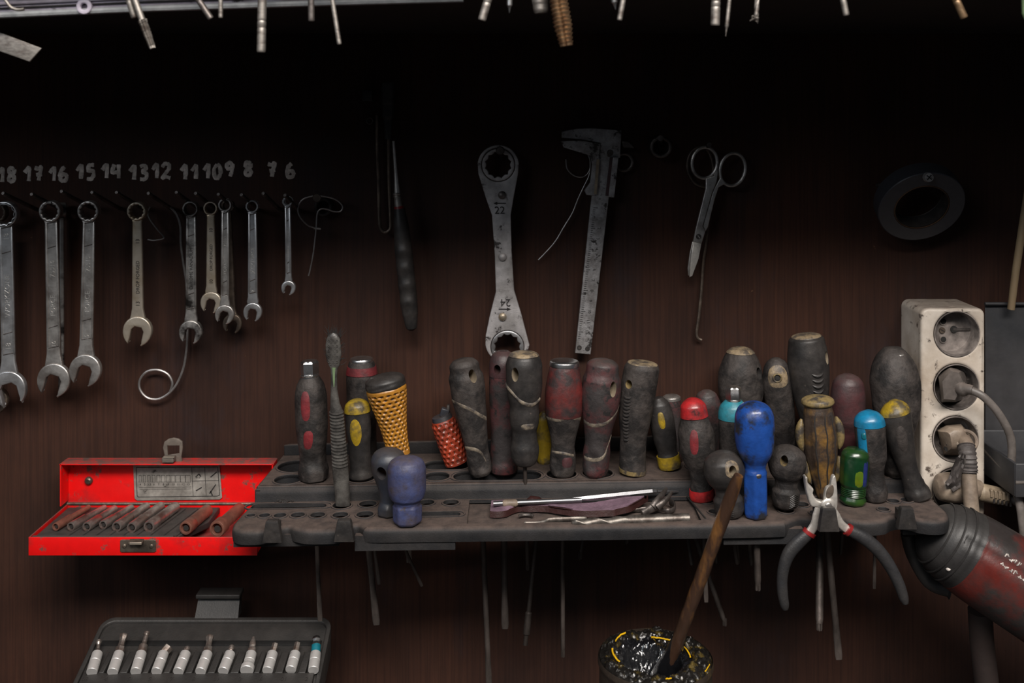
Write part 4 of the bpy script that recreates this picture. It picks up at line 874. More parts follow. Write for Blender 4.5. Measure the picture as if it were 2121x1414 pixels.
# 8 orange honeycomb
r, sf, k, d = driver('orange honeycomb handled tool with broken grey top beside the black handles', (917, 864), (946, 972),
    [(0, 48), (.2, 50), (.6, 53), (.9, 52), (1, 46)], 'orange', fn=honey(13, 9, .11, .02, .98), seg=130, n=110, up=.003)
darken_dimples(r, sf, 13, 9, .02, .98, .12)
b = MB(); a = sf.ax.normalized(); b.lathe(Surf(sf.p1 - a * .002, sf.p1 + a * .004, [(0, 46 * k), (1, 40 * k)], .95), 'slate', 30, 8); b.box(sf.p1 + a * .007 + Vector((.004, 0, 0)), (.008, .007, .008), 'slate', Matrix.Rotation(.3, 3, 'Y'), .001); b.box(sf.p1 + a * .009 + Vector((.008, .001, 0)), (.003, .006, .010), 'steel_d', bevel=.0006); b.build('broken_insert', r)
# 9 black hand-shaped with pale stripes and hole
def spiral(b, sf, pts, w, m='palewear', off=.00045): b.strip(sf, [(v.x, v.y) for v in smooth([(x, y, 0) for x, y in pts], 6)], w * 1.25, m, off)
FISH = [(0, 40), (.03, 48), (.12, 50), (.22, 48), (.35, 54), (.55, 66), (.72, 74), (.84, 73), (.90, 62), (.94, 62), (.985, 46), (1, 22)]
r, sf, k, d = driver('black hand shaped screwdriver with pale stripes and hole, right of the orange one', (959, 740), (996, 988),
    [(t, w * .98) for t, w in FISH], 'rubber', fn=both(lumpy(9, .05), dimple(.55, .13, .22, .5, .08)), shaft=(1013, 1420, 11, 'flat', .06), flat=.15, drills=((.55, .865, 8, 1.7, 'hole'),))
b = MB(); spiral(b, sf, [(-1.5, .66), (-.8, .655), (0, .60), (.7, .52), (1.3, .47)], .015); b.build('worn_stripe', r)
b = MB(); spiral(b, sf, [(-1.5, .25), (-.7, .255), (0, .24), (.6, .18), (.9, .12)], .015); b.build('worn_stripe', r)
# 10 red black behind
r, sf, k, d = driver('tall grimy red and black screwdriver with square hole behind the gold capped one', (1042, 725), (1043, 986),
    [(0, 46), (.02, 58), (.06, 60), (.12, 54), (.3, 52), (.5, 56), (.7, 60), (.82, 58), (.9, 56), (.97, 42), (1, 20)], 'rubber_red', fn=lumpy(12, .05), shaft=(1046, 1302, 13, 'flat'), flat=.1, drills=((-.45, .87, 8, 1.2, 'darkred'),), dfix=.055)
b = MB(); b.lathe(sf, 'darkred', 40, 14, .80, 1.0, .0004); 
b.build('red_end', r, 42, [(sf.p0 + sf.ax * .87, sf.normal(-.45, .87), 8 * k, .14, 1.2, 'darkred', sf.ax)])
# 11 black golden cap
r, sf, k, d = driver('black finger grooved screwdriver with pale golden top, front of the red one', (1085, 727), (1087, 968),
    [(0, 30), (.02, 44), (.08, 57), (.15, 60), (.23, 52), (.30, 50), (.36, 58), (.45, 62), (.52, 60), (.6, 68), (.72, 75), (.88, 76), (.95, 68), (.99, 54), (1, 46)], 'rubber_s', fn=lumpy(14, .02), shaft=(1093, 1182, 8, 'cross'), flat=.25, drills=((-.55, .84, 8, 1.8, 'hole'),), dfix=.087)
cap(r, sf, 'goldcap', .975, 1.0, .0006, 'worn_top')
b = MB(); spiral(b, sf, [(-1.4, .73), (-.8, .68), (-.2, .60), (.5, .565), (1.2, .60)], .017, 'palewear', .0009); b.build('worn_stripe', r)
b = MB(); b.patch(sf, .25, .375, .55, .03, 'palewear', .0004); b.build('worn_spot', r)
# 12 yellow behind
driver('dull yellow screwdriver mostly hidden between two black handles', (1127, 850), (1128, 962), [(0, 26), (.05, 30), (.5, 34), (.85, 30), (1, 14)], 'yellow', shaft=(1088, 1335, 9, 'bit', .05))
# 13 red top chrome cap
r, sf, k, d = driver('red and black screwdriver with flat chrome cap in the middle of the row', (1169, 752), (1165, 992),
    [(0, 32), (.03, 46), (.10, 54), (.2, 52), (.27, 48), (.35, 52), (.5, 68), (.62, 77), (.75, 78), (.88, 70), (.97, 62), (1, 58)], 'rubber', fn=both(lumpy(17, .02), dimple(-.5, .13, .2, .45, .08)), shaft=(1166, 1362, 9, 'cross'))
b = MB(); b.lathe(sf, 'redwear', 44, 16, .56, 1.0, .0004); b.build('red_end', r)
b = MB(); a = sf.ax.normalized(); b.lathe(Surf(sf.p1 - a * .001, sf.p1 + a * .0052, [(0, 58 * k), (.2, 62 * k), (.7, 61 * k), (.9, 55 * k), (1, 44 * k)], .95), 'chrome', 44, 16); b.build('strike_cap', r)
b = MB(); spiral(b, sf, [(-1.5, .54), (-.8, .55), (-.3, .555), (.2, .585), (.7, .565), (1.4, .53)], .018); b.build('worn_stripe', r)
b = MB(); spiral(b, sf, [(-1.2, .235), (-.5, .245), (.2, .24), (1.0, .21)], .010); b.build('worn_stripe', r)
b = MB(); b.patch(sf, .35, .16, .5, .05, 'darkred', .0003); b.build('red_spot', r)
# 14 red-black hole pale spiral
r, sf, k, d = driver('bulging black screwdriver flecked red with hole and pale spiral, beside the chrome capped one', (1250, 740), (1232, 992),
    [(0, 36), (.03, 48), (.1, 56), (.2, 56), (.28, 52), (.38, 56), (.55, 74), (.7, 82), (.82, 80), (.88, 70), (.91, 68), (.95, 66), (.985, 48), (1, 24)], 'rubber_red', fn=both(lumpy(21, .06), dimple(-.35, .14, .2, .45, .08)), shaft=(1200, 1160, 7, 'cross', .09), flat=.2, drills=((.6, .78, 8, 2.0, 'hole'),))
b = MB(); spiral(b, sf, [(-1.2, .475), (-.5, .46), (.3, .49), (.9, .555), (1.4, .62)], .015); b.build('worn_stripe', r)
b = MB(); spiral(b, sf, [(-1.2, .17), (-.3, .165), (.4, .20), (.9, .28), (1.3, .36)], .015); b.build('worn_stripe', r)
# 15 ribbed gold cap
r, sf, k, d = driver('black screwdriver with ribbed left edge, hole and flat golden top', (1331, 746), (1310, 988),
    [(0, 40), (.02, 54), (.07, 56), (.2, 54), (.3, 54), (.5, 66), (.7, 73), (.88, 74), (.96, 72), (1, 64)], 'rubber', fn=lumpy(23, .02), shaft=(1297, 1127, 8, 'cross', .09), flat=.4, drills=((-.85, .83, 8, 1.1, 'gold'),), bend=-6)
b = MB(); a = sf.ax.normalized(); b.lathe(Surf(sf.p1 - a * .0006, sf.p1 + a * .0014, [(0, 63 * k), (.6, 61 * k), (1, 52 * k)], .95), 'goldcap', 44, 8); b.build('worn_top', r)
b = MB()
for i in range(13):
    t = .72 - i * .032
    b.tube([sf(-.95 + .5 * j / 8, t - .012 * sin(PI * j / 8), .0003) for j in range(9)], [.0001, .0007, .001, .0012, .0012, .0012, .001, .0007, .0001], 'rubber_s', 7)
b.build('ribs', r)
b = MB(); b.lathe(sf, 'gold', 40, 4, .015, .055, .0003); b.build('base_ring', r)
# 16 black / yellow leaning
r, sf, k, d = driver('black and yellow leaning screwdriver half hidden behind the ribbed one', (1362, 822), (1388, 978),
    [(0, 40), (.05, 44), (.17, 44), (.22, 40), (.4, 48), (.7, 52), (.9, 44), (1, 22)], 'rubber_s', shaft=(1504, 1297, 10, 'cross', .075), flat=.1, up=.002)
b = MB(); b.lathe(sf, 'yellow', 36, 8, .0, .18, .0008); b.build('yellow_foot', r, lab='chipped yellow foot')
b = MB(); b.patch(sf, -.1, .72, .3, .13, 'yellow', .0005); b.build('insert', r, lab='yellow insert')
# 17 small chrome topped behind
r, sf, k, d = driver('slim dark screwdriver with dull metal cap behind the red domed one', (1391, 822), (1398, 960), [(0, 30), (.1, 34), (.5, 34), (.9, 38), (1, 36)], 'rubber_red', shaft=(1433, 1170, 8, 'plain', .06))
b = MB(); a = sf.ax.normalized(); b.lathe(Surf(sf.p1 - a * .001, sf.p1 + a * .003, [(0, 38 * k), (.6, 37 * k), (1, 28 * k)], .95), 'steel', 36, 8); b.build('strike_cap', r)
# 18 red dome
r, sf, k, d = driver('black screwdriver with bright red domed top and red foot', (1434, 824), (1455, 1042),
    [(0, 36), (.02, 46), (.06, 50), (.12, 46), (.2, 40), (.28, 42), (.4, 62), (.52, 75), (.64, 75), (.74, 66), (.80, 57), (.85, 54), (.92, 50), (.96, 38), (.99, 20), (1, 8)], 'rubber', 2, fn=lumpy(27, .03), shaft=(1463, 1247, 8, 'flat', .11), flat=.03)
b = MB(); b.lathe(sf, 'red', 40, 20, .82, 1.0, .0007); a = sf.ax.normalized() * .0004; b.v = [v + a for v in b.v]; b.build('end_cap', r, lab='bright red dome')
b = MB(); b.lathe(sf, 'red', 40, 10, .0, .115, .0006); b.build('red_foot', r, lab='bright red foot')
b = MB(); b.patch(sf, -.28, .62, .26, .13, 'insert_red', .0003, tilt=.05); b.build('insert', r, lab='dull red insert')
# 19 behind red
driver('grimy red black screwdriver end peeping between the red and teal ones', (1464, 808), (1470, 965), [(0, 40), (.2, 40), (.5, 48), (.8, 54), (.95, 40), (1, 20)], 'rubber_red', fn=lumpy(31, .05), flat=.1, lean=.01, shaft=(1484, 1166, 6, 'plain', .05))
# 20 teal with chrome hexagon
r, sf, k, d = driver('black textured screwdriver with teal shoulder and chrome hexagon top', (1519, 824), (1522, 1010),
    [(0, 46), (.05, 52), (.3, 54), (.6, 62), (.82, 62), (.92, 54), (.97, 40), (1, 30)], 'rubber', shaft=(1528, 1166, 10, 'plain', .08))
b = MB(); b.lathe(sf, 'teal', 40, 12, .78, 1.0, .0004); a = sf.ax.normalized() * .0004; b.v = [v + a for v in b.v]; b.build('shoulder', r, lab='teal shoulder')
hexnut(r, sf.p1, sf.ax, 16.5 * k, 28 * k)
# 21 big blue
r, sf, k, d = driver('large bright blue screwdriver with hexagonal lower grip', (1562, 830), (1566, 1078),
    [(0, 34), (.02, 46), (.05, 50), (.30, 52), (.39, 50), (.43, 42), (.475, 48), (.52, 62), (.60, 76), (.72, 82), (.86, 80), (.93, 70), (.98, 46), (1, 18)], 'blue', 2, fn=both(poly(6, -.1, .36, .25, .05, 1.0), lumpy(33, .012)), flat=.05, shaft=(1570, 1224, 14, 'cross'))
b = MB(); b.patch(sf, .1, .385, .25, .02, 'steel_d', .0003); b.build('chipped_spot', r)
# 22 big egg behind
r, sf, k, d = driver('big grey black egg shaped screwdriver with worn pale top behind the blue one', (1534, 718), (1535, 962),
    [(0, 46), (.1, 54), (.3, 60), (.5, 84), (.65, 94), (.78, 90), (.88, 76), (.95, 58), (.985, 40), (1, 20)], 'rubber', fn=lumpy(35, .05), flat=.12, drills=((.85, .80, 8, 1.5, 'rubber_s'),), shaft=(1556, 1170, 9, 'plain', .05))
cap(r, sf, 'goldcap', .955, 1.0, .0005, 'worn_top')
# 23 gold with hole
r, sf, k, d = driver('black screwdriver with worn gold face around a hole, behind the tall one', (1606, 741), (1625, 960),
    [(0, 44), (.2, 50), (.5, 58), (.75, 60), (.88, 56), (.96, 40), (1, 18)], 'rubber', fn=lumpy(39, .05), flat=.1, lean=.01, shaft=(1613, 1126, 8, 'plain', .06))
b = MB(); b.patch(sf, -.15, .865, .85, .115, 'goldcap', .0008); b.build('worn_face', r)
b = MB(); b.patch(sf, -.2, .86, .28, .045, 'darkhole', .0014, n=6); b.ring(sf(-.2, .86, .0012), 8 * k, .0008, 'gold', sf.normal(-.2, .86), 24); b.build('painted_hole_disc', r)  # black disc painted for the shade inside a hole, with a gold ring
# 24 tall black ribbed
r, sf, k, d = driver('tallest black screwdriver with curved ribs, hole and golden top', (1670, 692), (1700, 970),
    [(0, 44), (.1, 46), (.3, 52), (.5, 68), (.62, 78), (.75, 84), (.86, 82), (.94, 76), (.98, 72), (1, 62)], 'rubber_s', shaft=(1697, 1307, 15, 'cross', .12), flat=.3, drills=((.95, .84, 7, 1.9, 'hole'),), bend=-4)
b = MB(); a = sf.ax.normalized(); b.lathe(Surf(sf.p1 - a * .0006, sf.p1 + a * .0022, [(0, 62 * k), (.4, 60 * k), (.8, 50 * k), (1, 36 * k)], .95), 'goldcap', 44, 10); b.build('worn_top', r)
b = MB()
for i in range(9):
    t = .74 - i * .043
    b.tube([sf(-.12 + .62 * j / 10, t - .020 * sin(PI * j / 10) + .006, .0002) for j in range(11)], [.0002, .0008, .0012, .0014, .0015, .0015, .0015, .0014, .0012, .0008, .0002], 'rubber_s', 8)
b.build('ribs', r)
# 25 dark red behind
r, sf, k, d = driver('dark maroon screwdriver with rounded top behind the gold and azure ones', (1757, 773), (1755, 975),
    [(0, 34), (.1, 36), (.3, 42), (.38, 44), (.44, 52), (.52, 66), (.75, 70), (.90, 62), (.97, 44), (1, 22)], 'darkred', flat=.12, shaft=(1741, 1148, 7, 'plain', .06))
# 26 gold fluted
def flute(th, t): return 1 - .07 * abs(cos(th * 4 + .4)) ** 6 * (1 if t < .9 else 0)
r, sf, k, d = driver('worn amber and brown fluted screwdriver with gold mushroom top', (1694, 832), (1706, 1034),
    [(0, 24), (.03, 28), (.12, 36), (.22, 48), (.35, 58), (.5, 68), (.65, 70), (.8, 66), (.92, 60), (.97, 56), (1, 54)], 'amber', 2, fn=both(flute, lumpy(41, .03)), shaft=(1738, 1366, 13, 'flat', .115))
b = MB(); a = sf.ax.normalized(); b.lathe(Surf(sf.p1 - a * .001, sf.p1 + a * .0075, [(0, 52 * k), (.12, 62 * k), (.35, 67 * k), (.6, 65 * k), (.82, 52 * k), (1, 26 * k)], .95), 'gold', 44, 20); b.build('end_cap', r)
b = MB()
for th in (-.5, .15, .8):
    b.tube([sf(th + .03 * sin(i), lerp(.12, .93, i / 20), .00015) for i in range(21)], [.0002] + [.0006] * 19 + [.0002], 'mark', 6)
b.build('dark_lines', r)  # thin dark lines drawn down the grip
for sx in (-1, 1):
    for ta, tb in ((.52, .86), (.16, .44)):
        b = MB(); pts = [sf(sx * 1.45, t, .0022 + .0016 * sin(PI * i / 8)) for i, t in enumerate([lerp(ta, tb, j / 8) for j in range(9)])]
        b.tube(pts, [.001, .0026, .0033, .0036, .0036, .0036, .0033, .0026, .001], 'gold', 10, True, 1.3); b.build('side_lug', r)
# 27 big black egg right
r, sf, k, d = driver('large lumpy black egg shaped screwdriver beside the white socket strip', (1848, 716), (1868, 985),
    [(0, 48), (.15, 52), (.3, 60), (.42, 82), (.55, 98), (.70, 102), (.83, 92), (.92, 72), (.97, 52), (1, 34)], 'rubber', fn=lumpy(47, .05), flat=.2, lean=-.005)
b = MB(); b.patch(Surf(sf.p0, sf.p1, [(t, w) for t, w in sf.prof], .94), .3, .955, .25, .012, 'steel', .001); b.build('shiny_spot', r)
# 28 azure
r, sf, k, d = driver('grey screwdriver with bright azure dome and stripe, behind the green one', (1799, 850), (1814, 1043),
    [(0, 34), (.03, 46), (.12, 52), (.2, 44), (.30, 42), (.42, 50), (.48, 58), (.6, 60), (.8, 62), (.9, 58), (.97, 38), (1, 14)], 'rubber', 2, shaft=(1811, 1219, 6, 'flat', .11), flat=.04)
b = MB(); b.lathe(sf, 'azure', 40, 16, .84, 1.0, .0005); a = sf.ax.normalized() * .0004; b.v = [v + a for v in b.v]; b.build('end_cap', r, lab='bright azure dome')
b = MB(); b.patch(sf, -.95, .68, .42, .20, 'azure', .0006, sq=.4); b.build('insert', r, lab='azure side stripe')
b = MB(); b.patch(sf, -.75, .76, .2, .05, 'petrol', .0012); b.build('slot', r)
# 29 yellow top black leaning
r, sf, k, d = driver('black leaning screwdriver with olive yellow dome at the right end of the rack', (1851, 829), (1905, 1040),
    [(0, 44), (.03, 58), (.07, 58), (.15, 44), (.28, 38), (.45, 46), (.65, 58), (.82, 62), (.90, 58), (.96, 40), (1, 14)], 'rubber_s', 2, flat=.03, bend=-8, fn=poly(6, -.1, .1, .3, .05, .7))
cap(r, sf, 'yellow', .875, 1.0, .0005)
b = MB(); b.patch(sf, -.15, .66, .45, .15, 'rubber', .0007, sq=1.0); b.build('insert', r)
# 30 green clear
r, sf, k, d = driver('short green translucent screwdriver with navy stripe and ribbed collar', (1772, 922), (1766, 1050),
    [(0, 36), (.03, 50), (.08, 55), (.14, 50), (.18, 46), (.28, 47), (.33, 52), (.38, 58), (.75, 60), (.88, 56), (.95, 48), (1, 34)], 'green', 2, fn=poly(8, -.1, .84, .2, .05, .8), flat=.35)
b = MB(); b.patch(sf, .62, .6, .30, .25, 'navy', .0004, sq=.4); b.build('insert', r, lab='navy blue stripe')
b = MB(); b.patch(sf, .1, .52, .35, .16, 'olive', .0003); b.build('painted_glow', r, lab='yellow green glow of the core')  # glow through the clear plastic, painted as a surface patch
b = MB()
for t in (.185, .215, .245, .275, .305): b.ring(sf.p0 + sf.ax * t, 23.6 * k, .0006, 'green', sf.ax, 40, 6)
b.build('collar_ribs', r)
# 31, 32 stubby balls
BALL = [(0, 36), (.04, 52), (.14, 62), (.26, 62), (.34, 50), (.42, 50), (.54, 72), (.70, 85), (.84, 80), (.94, 56), (.985, 32), (1, 12)]
r, sf, k, d = driver('stubby ball screwdriver with pale worn patch and hole, left of the blue one', (1495, 933), (1513, 1076), BALL, 'rubber_s', 2, flat=.03, drills=((.28, .78, 8, 1.3, 'hole'),), shaft=(1527, 1167, 8, 'plain', .12))
b = MB(); b.patch(Surf(sf.p0, sf.p1, sf.prof, .94), .27, .80, .42, .13, 'goldcap', .0004); b.build('worn_patch', r, 42, drills=[(sf.p0 + sf.ax * .78, sf.normal(.28, .78), 8 * k, .14, 1.3, 'hole', sf.ax)])
def chevrons(r, sf, k, th, t0):
    b = MB()
    for i in range(7):
        t = t0 - .10 + i * .03
        b.tube([sf(th + .38 * (j - 4) / 4, t - abs(j - 4) / 4 * .045, .0002) for j in range(9)], .0006, 'rubber_s', 6)
    b.build('chevron_grip', r)
chevrons(r, sf, k, -.3, .22)
r, sf, k, d = driver('stubby grey ball screwdriver with hole and chevron grip, right of the blue one', (1632, 921), (1626, 1064), [(t, w * .92) for t, w in BALL], 'rubber', 2, flat=.03, drills=((-.45, .82, 8, 1.3, 'gold'),), shaft=(1622, 1128, 9, 'plain'), up=.003)
chevrons(r, sf, k, .45, .20)
# 33 small dark behind the yellow domed one
driver('small dark handle low behind the azure and yellow domed screwdrivers', (1853, 925), (1856, 990), [(0, 40), (.2, 56), (.6, 62), (.9, 40), (1, 14)], 'rubber', flat=.05)

# ------------------------------------------------------------ things lying in the rack tray
zt = lambda px, py, h=0: on_plane(px, py, Z2 - .004, h)

r = thing('leather_scrap', 'folded scrap of maroon leather with lilac suede side lying in the rack tray', 'leather', zt(1150, 1050))
rows = []; rows2 = []
top = [(1018, 1036), (1050, 1034), (1100, 1040), (1160, 1043), (1230, 1040), (1300, 1028), (1340, 1026)]
botl = [(1015, 1058), (1050, 1056), (1080, 1047), (1110, 1045), (1150, 1052), (1210, 1056), (1270, 1058), (1305, 1045), (1342, 1026)]
def interp(pl, t):
    x = t * (len(pl) - 1); i = min(int(x), len(pl) - 2); return lerp(pl[i][0], pl[i + 1][0], x - i), lerp(pl[i][1], pl[i + 1][1], x - i)
for i in range(41):
    t = i / 40; a = interp(top, t); c = interp(botl, t); row = []
    for j in range(9):
        s = j / 8; h = .0045 + .0035 * sin(PI * s) * sin(t * 9) ** 2 + .003 * abs(s - .5) + (.006 * t * t * (1 - s * .3))
        row.append(zt(lerp(a[0], c[0], s), lerp(a[1], c[1], s) + 2 * sin(t * 23) * s, h))
    rows.append(row); rows2.append([row[-1] + Vector((0, 0, 0))] + [row[-1] + Vector((0, -.0006 * m, -.0016 * m)) for m in range(1, 4)])
b = MB(); b.grid(rows, 'lilac', False); b.grid([[q + Vector((0, 0, -.0012)) for q in rr] for rr in rows], 'maroon', False); b.build('suede_side', r)
b = MB(); b.grid(rows2, 'maroon', False); b.tube([zt(x, y, .006) for x, y in ((1085, 1042), (1100, 1036), (1115, 1038), (1130, 1046))], [.001, .004, .004, .001], 'maroon', 10); b.build('leather_edge', r)
r = thing('scriber', 'long chrome scriber with a hexagonal barrel lying across the leather scrap', 'scriber', zt(1200, 1030, .01))
pa, pb, pc, pd = zt(1022, 1043, .0085), zt(1205, 1035, .011), zt(1350, 1017, .012), zt(1405, 1017, .009)
b = MB(); b.tube([pa, pb], .0022, 'scribe', 14); b.build('rod', r)
b = MB(); b.tube([zt(1180, 1033, .0115), zt(1215, 1031, .0125), pc], [.0012, .0026, .0026], 'scribe', 6); b.tube([pc, lerp(pc, pd, .15), lerp(pc, pd, .2), pd], [.0022, .0022, .0014, .0005], 'scribe', 10); b.build('barrel', r, 20)
b = MB(); b.tube([zt(1041, 1042.5, .0088), zt(1045, 1042.3, .0088), zt(1068, 1041.5, .009), zt(1072, 1041.3, .009)], [.0022, .0032, .0032, .0022], 'plug_b', 12); b.build('pale_collar', r)
r = thing('twist_drill', 'short thick steel twist drill with plain shank at the tray front edge', 'drill bit', zt(1300, 1076, .004))
pa, pb = zt(1184, 1083, .0045), zt(1427, 1073, .0045); ax = (pb - pa); L = ax.length
b = MB(); u = Vector((0, 0, 1)); u = (u - ax * u.dot(ax) / ax.length_squared).normalized(); w = ax.normalized().cross(u); rows = []
for i in range(121):
    t = i / 120; row = []; R = .0042
    fl = 1.0 if t < .40 else max(0, 1 - (t - .40) / .10)
    if t < .03: R *= .35 + t / .03 * .65
    for j in range(28):
        a = 2 * PI * j / 28; ph = (a - t * 15) % PI; g = 1 - .34 * fl * max(0, sin(ph)) ** .5
        if .862 < t < .868 or .975 < t < .98: g *= .96
        row.append(pa + ax * t + (u * cos(a) + w * sin(a)) * R * g)
    rows.append(row)
b.grid(rows, 'drill'); tag(b.build('body', r, 60) and r, r['label'], 'drill bit')
r = thing('bent_spanner', 'thin old double ended wrench lying in the tray, curved jaw behind the drill bit', 'wrench', zt(1250, 1060, .003))
b = MB(); b.tube(smooth([zt(1210, 1061, .002), zt(1280, 1060, .003), zt(1330, 1054, .004), zt(1365, 1054, .004), zt(1382, 1058, .004), zt(1396, 1054, .004), zt(1396, 1044, .005), zt(1388, 1040, .005)], 6), [.0012] * 12 + [.0017] * 12 + [.0022] * 12 + [.003] * 7, 'steel_d', 10, True, .5); b.build('body', r)
r = thing('open_ended_spanner', 'greasy open jaw spanner lying crosswise at the right end of the tray', 'wrench', zt(1360, 1040, .006))
k = .86 / F
def lay(px, py, h): return zt(px, py, h)
for nm, pts, rr in (('shank', [(1330, 1064, .004), (1345, 1055, .006), (1358, 1046, .008)], [.003, .0035, .005]), ('jaw', [(1352, 1050, .008), (1362, 1036, .012), (1372, 1024, .014), (1381, 1011, .016)], [.0035, .003, .0025, .0012]), ('jaw', [(1362, 1050, .008), (1372, 1042, .011), (1384, 1030, .014), (1392, 1018, .016)], [.0035, .0028, .0022, .001])):
    b = MB(); b.tube(smooth([zt(*p) for p in pts], 5), [interp([(v, 0) for v in rr], i / (5 * (len(pts) - 1)))[0] for i in range(5 * (len(pts) - 1) + 1)], 'steel_d', 12, True, .6); b.build(nm, r)
r = thing('cranked_spanner', 'bent flat handle of a spanner lying under the twist drill in the tray', 'wrench', zt(1130, 1078, .003))
b = MB(); b.tube(smooth([zt(1084, 1085, .0015), zt(1110, 1085, .0015), zt(1128, 1082, .003), zt(1142, 1077, .005), zt(1190, 1075, .005), zt(1215, 1075, .004)], 6), [.001] + [.0022] * 29 + [.0016], 'drill', 10, True, .6); b.build('handle', r)
b = MB(); b.tube([zt(1076 + 14 * (1 - cos(a)), 1069 + 3.5 * -sin(a), .003) for a in [PI * i / 10 for i in range(11)]], [.0006] + [.0014] * 9 + [.0006], 'steel_d', 8); tag(b.build('steel_washer_piece'), 'small curved dark scrap lying left behind the twist drill in the tray', 'scrap')

# ------------------------------------------------------------ pliers on the front peg
PD = .1665; k = S(PD)
r = thing('pliers', 'open combination pliers with grey black grips hanging on the rack front peg', 'pliers', P(1712, 1050, PD))
PM = lambda pts: smooth([(x, y, 0) for x, y in pts], 6, True)
def pl(b, pts, d, m, th, bev, sm=True): b.plate_px([[(v.x, v.y) for v in PM(pts)] if sm else pts], d, m, th, bev, 3)
b = MB(); pl(b, [(1666, 984), (1670, 987), (1672, 998), (1683, 1010), (1682, 1020), (1690, 1032), (1704, 1036), (1720, 1036), (1731, 1046), (1731, 1062), (1722, 1074), (1706, 1070), (1700, 1058), (1690, 1048), (1678, 1045), (1670, 1022), (1666, 1000)], PD - .002, 'plier_steel', .0070, .0016); b.build('left_jaw', r)
b = MB(); pl(b, [(1723, 985), (1728, 983), (1731, 996), (1733, 1020), (1733, 1044), (1729, 1056), (1720, 1058), (1708, 1048), (1706, 1030), (1710, 1010), (1718, 1004), (1720, 994)], PD + .003, 'plier_steel', .0060, .0014); b.build('right_jaw', r)
b = MB(); pl(b, [(1723, 1004), (1727, 1010), (1725, 1024), (1716, 1031), (1711, 1026), (1714, 1012)], PD + .0063, 'steel_rust', .0008, .0002); b.build('gripping_teeth', r)
b = MB(); q = P(1715, 1046, PD + .006); b.lathe(Surf(q, q + Vector((0, -.0016, 0)), [(0, 30 * k), (.5, 29 * k), (1, 24 * k)], face=(0, 0, 1)), 'plier_steel', 36, 8); b.lathe(Surf(q, q + Vector((0, -.0024, 0)), [(0, 17 * k), (.6, 15 * k), (1, 10 * k)], face=(0, 0, 1)), 'steel', 24, 8); b.build('pivot', r)
def handle_line(pts, ws, dd, m, flat=.8, ext=()):
    b = MB(); sp = smooth([P(x, y, dd) for x, y in pts], 8); n = len(sp)
    b.tube(sp, [interp([(v, 0) for v in ws], i / (n - 1))[0] / 2 * k for i in range(n)], m, 16, True, flat, up=(0, -1, 0)); return b
handle_line([(1694, 1050), (1693, 1066), (1688, 1085), (1677, 1103), (1670, 1115)], [12, 20, 19, 19, 16], PD, 'plier_steel', .5).build('tang', r)
handle_line([(1724, 1050), (1731, 1068), (1741, 1084), (1756, 1097), (1768, 1105)], [12, 19, 17, 17, 15], PD + .001, 'plier_steel', .5).build('tang', r)
handle_line([(1678, 1100), (1674, 1106)], [29, 29], PD, 'redtrim', .8).build('red_collar', r)
handle_line([(1754, 1095), (1760, 1099)], [26, 26], PD + .001, 'redtrim', .8).build('red_collar', r)
handle_line([(1675, 1104), (1652, 1124), (1634, 1146), (1624, 1172), (1620, 1200), (1621, 1228), (1625, 1252), (1627, 1262)], [24, 28, 27, 24, 22, 22, 19, 11], PD, 'plier_grip', .85).build('grip', r)
handle_line([(1759, 1098), (1788, 1113), (1813, 1133), (1834, 1158), (1851, 1186), (1864, 1214), (1872, 1238), (1876, 1250)], [22, 27, 27, 26, 24, 23, 20, 11], PD + .001, 'plier_grip', .85).build('grip', r)

# ------------------------------------------------------------ red socket set box
XL, XR, BY0, BY1 = -.4245, -.2245, -.022, -.100
ZT, ZB = ZC - .3658, ZC - .3820
box = thing('socket_set_box', 'open bright red metal box of deep sockets fixed to the wall at the left', 'socket set', ((XL + XR) / 2, -.06, ZB))
b = MB(); cx = (XL + XR) / 2; wx = XR - XL; t = .0011
b.box((cx, (BY0 + BY1) / 2, ZB + t / 2 + .0002), (wx - .0006, BY0 - BY1 - .0012, t), 'redpaint')
b.box((cx, BY1 + t / 2, (ZT + ZB) / 2), (wx + .001, t, ZT - ZB), 'redpaint', bevel=.0003)
b.box((cx, BY0 - t / 2, (ZT + ZB) / 2 + .001), (wx, t, ZT - ZB + .002), 'redpaint')
for x in (XL + t / 2, XR - t / 2): b.box((x, (BY0 + BY1) / 2, (ZT + ZB) / 2 + .0004), (t, BY0 - BY1 - .0014, ZT - ZB - .0002), 'redpaint')
b.build('tray', box)
LT = ZC - .3222; LD = .0165
b = MB()
b.box((cx, -.0215, (ZT + LT) / 2), (wx, t, LT - ZT), 'redpaint'); b.box((cx, -.022 - LD / 2, LT - t / 2), (wx + .001, LD, t), 'redpaint', bevel=.0003)
for x in (XL + t / 2, XR - t / 2): b.box((x, -.022 - LD / 2, (ZT + LT) / 2 + .002), (t, LD, LT - ZT - .004), 'redpaint')
b.tube([Vector((XL, -.0225, ZT + .0004)), Vector((XR, -.0225, ZT + .0004))], .0016, 'brass', 10)
b.build('lid', box)
b = MB(); dl = .0232; kk = S(dl)
lab4 = [(276, 963), (455, 963), (460, 1030), (455, 1034), (284, 1036), (279, 1032)]
b.plate_px([lab4], dl, 'plate', .0005, .0001)
L2 = dl + .0004
def line(p, q, w=.8): 
    dx, dy = q[0] - p[0], q[1] - p[1]; l = math.hypot(dx, dy); nx, ny = -dy / l * w / 2, dx / l * w / 2
    b.plate_px([[(p[0] + nx, p[1] + ny), (q[0] + nx, q[1] + ny), (q[0] - nx, q[1] - ny), (p[0] - nx, p[1] - ny)]], L2, 'mark', .0001)
fr4 = [(282, 968), (451, 967), (455, 1025), (450, 1027), (286, 1029), (284, 1026)]
for i in range(6): line(fr4[i], fr4[(i + 1) % 6], 1.3)
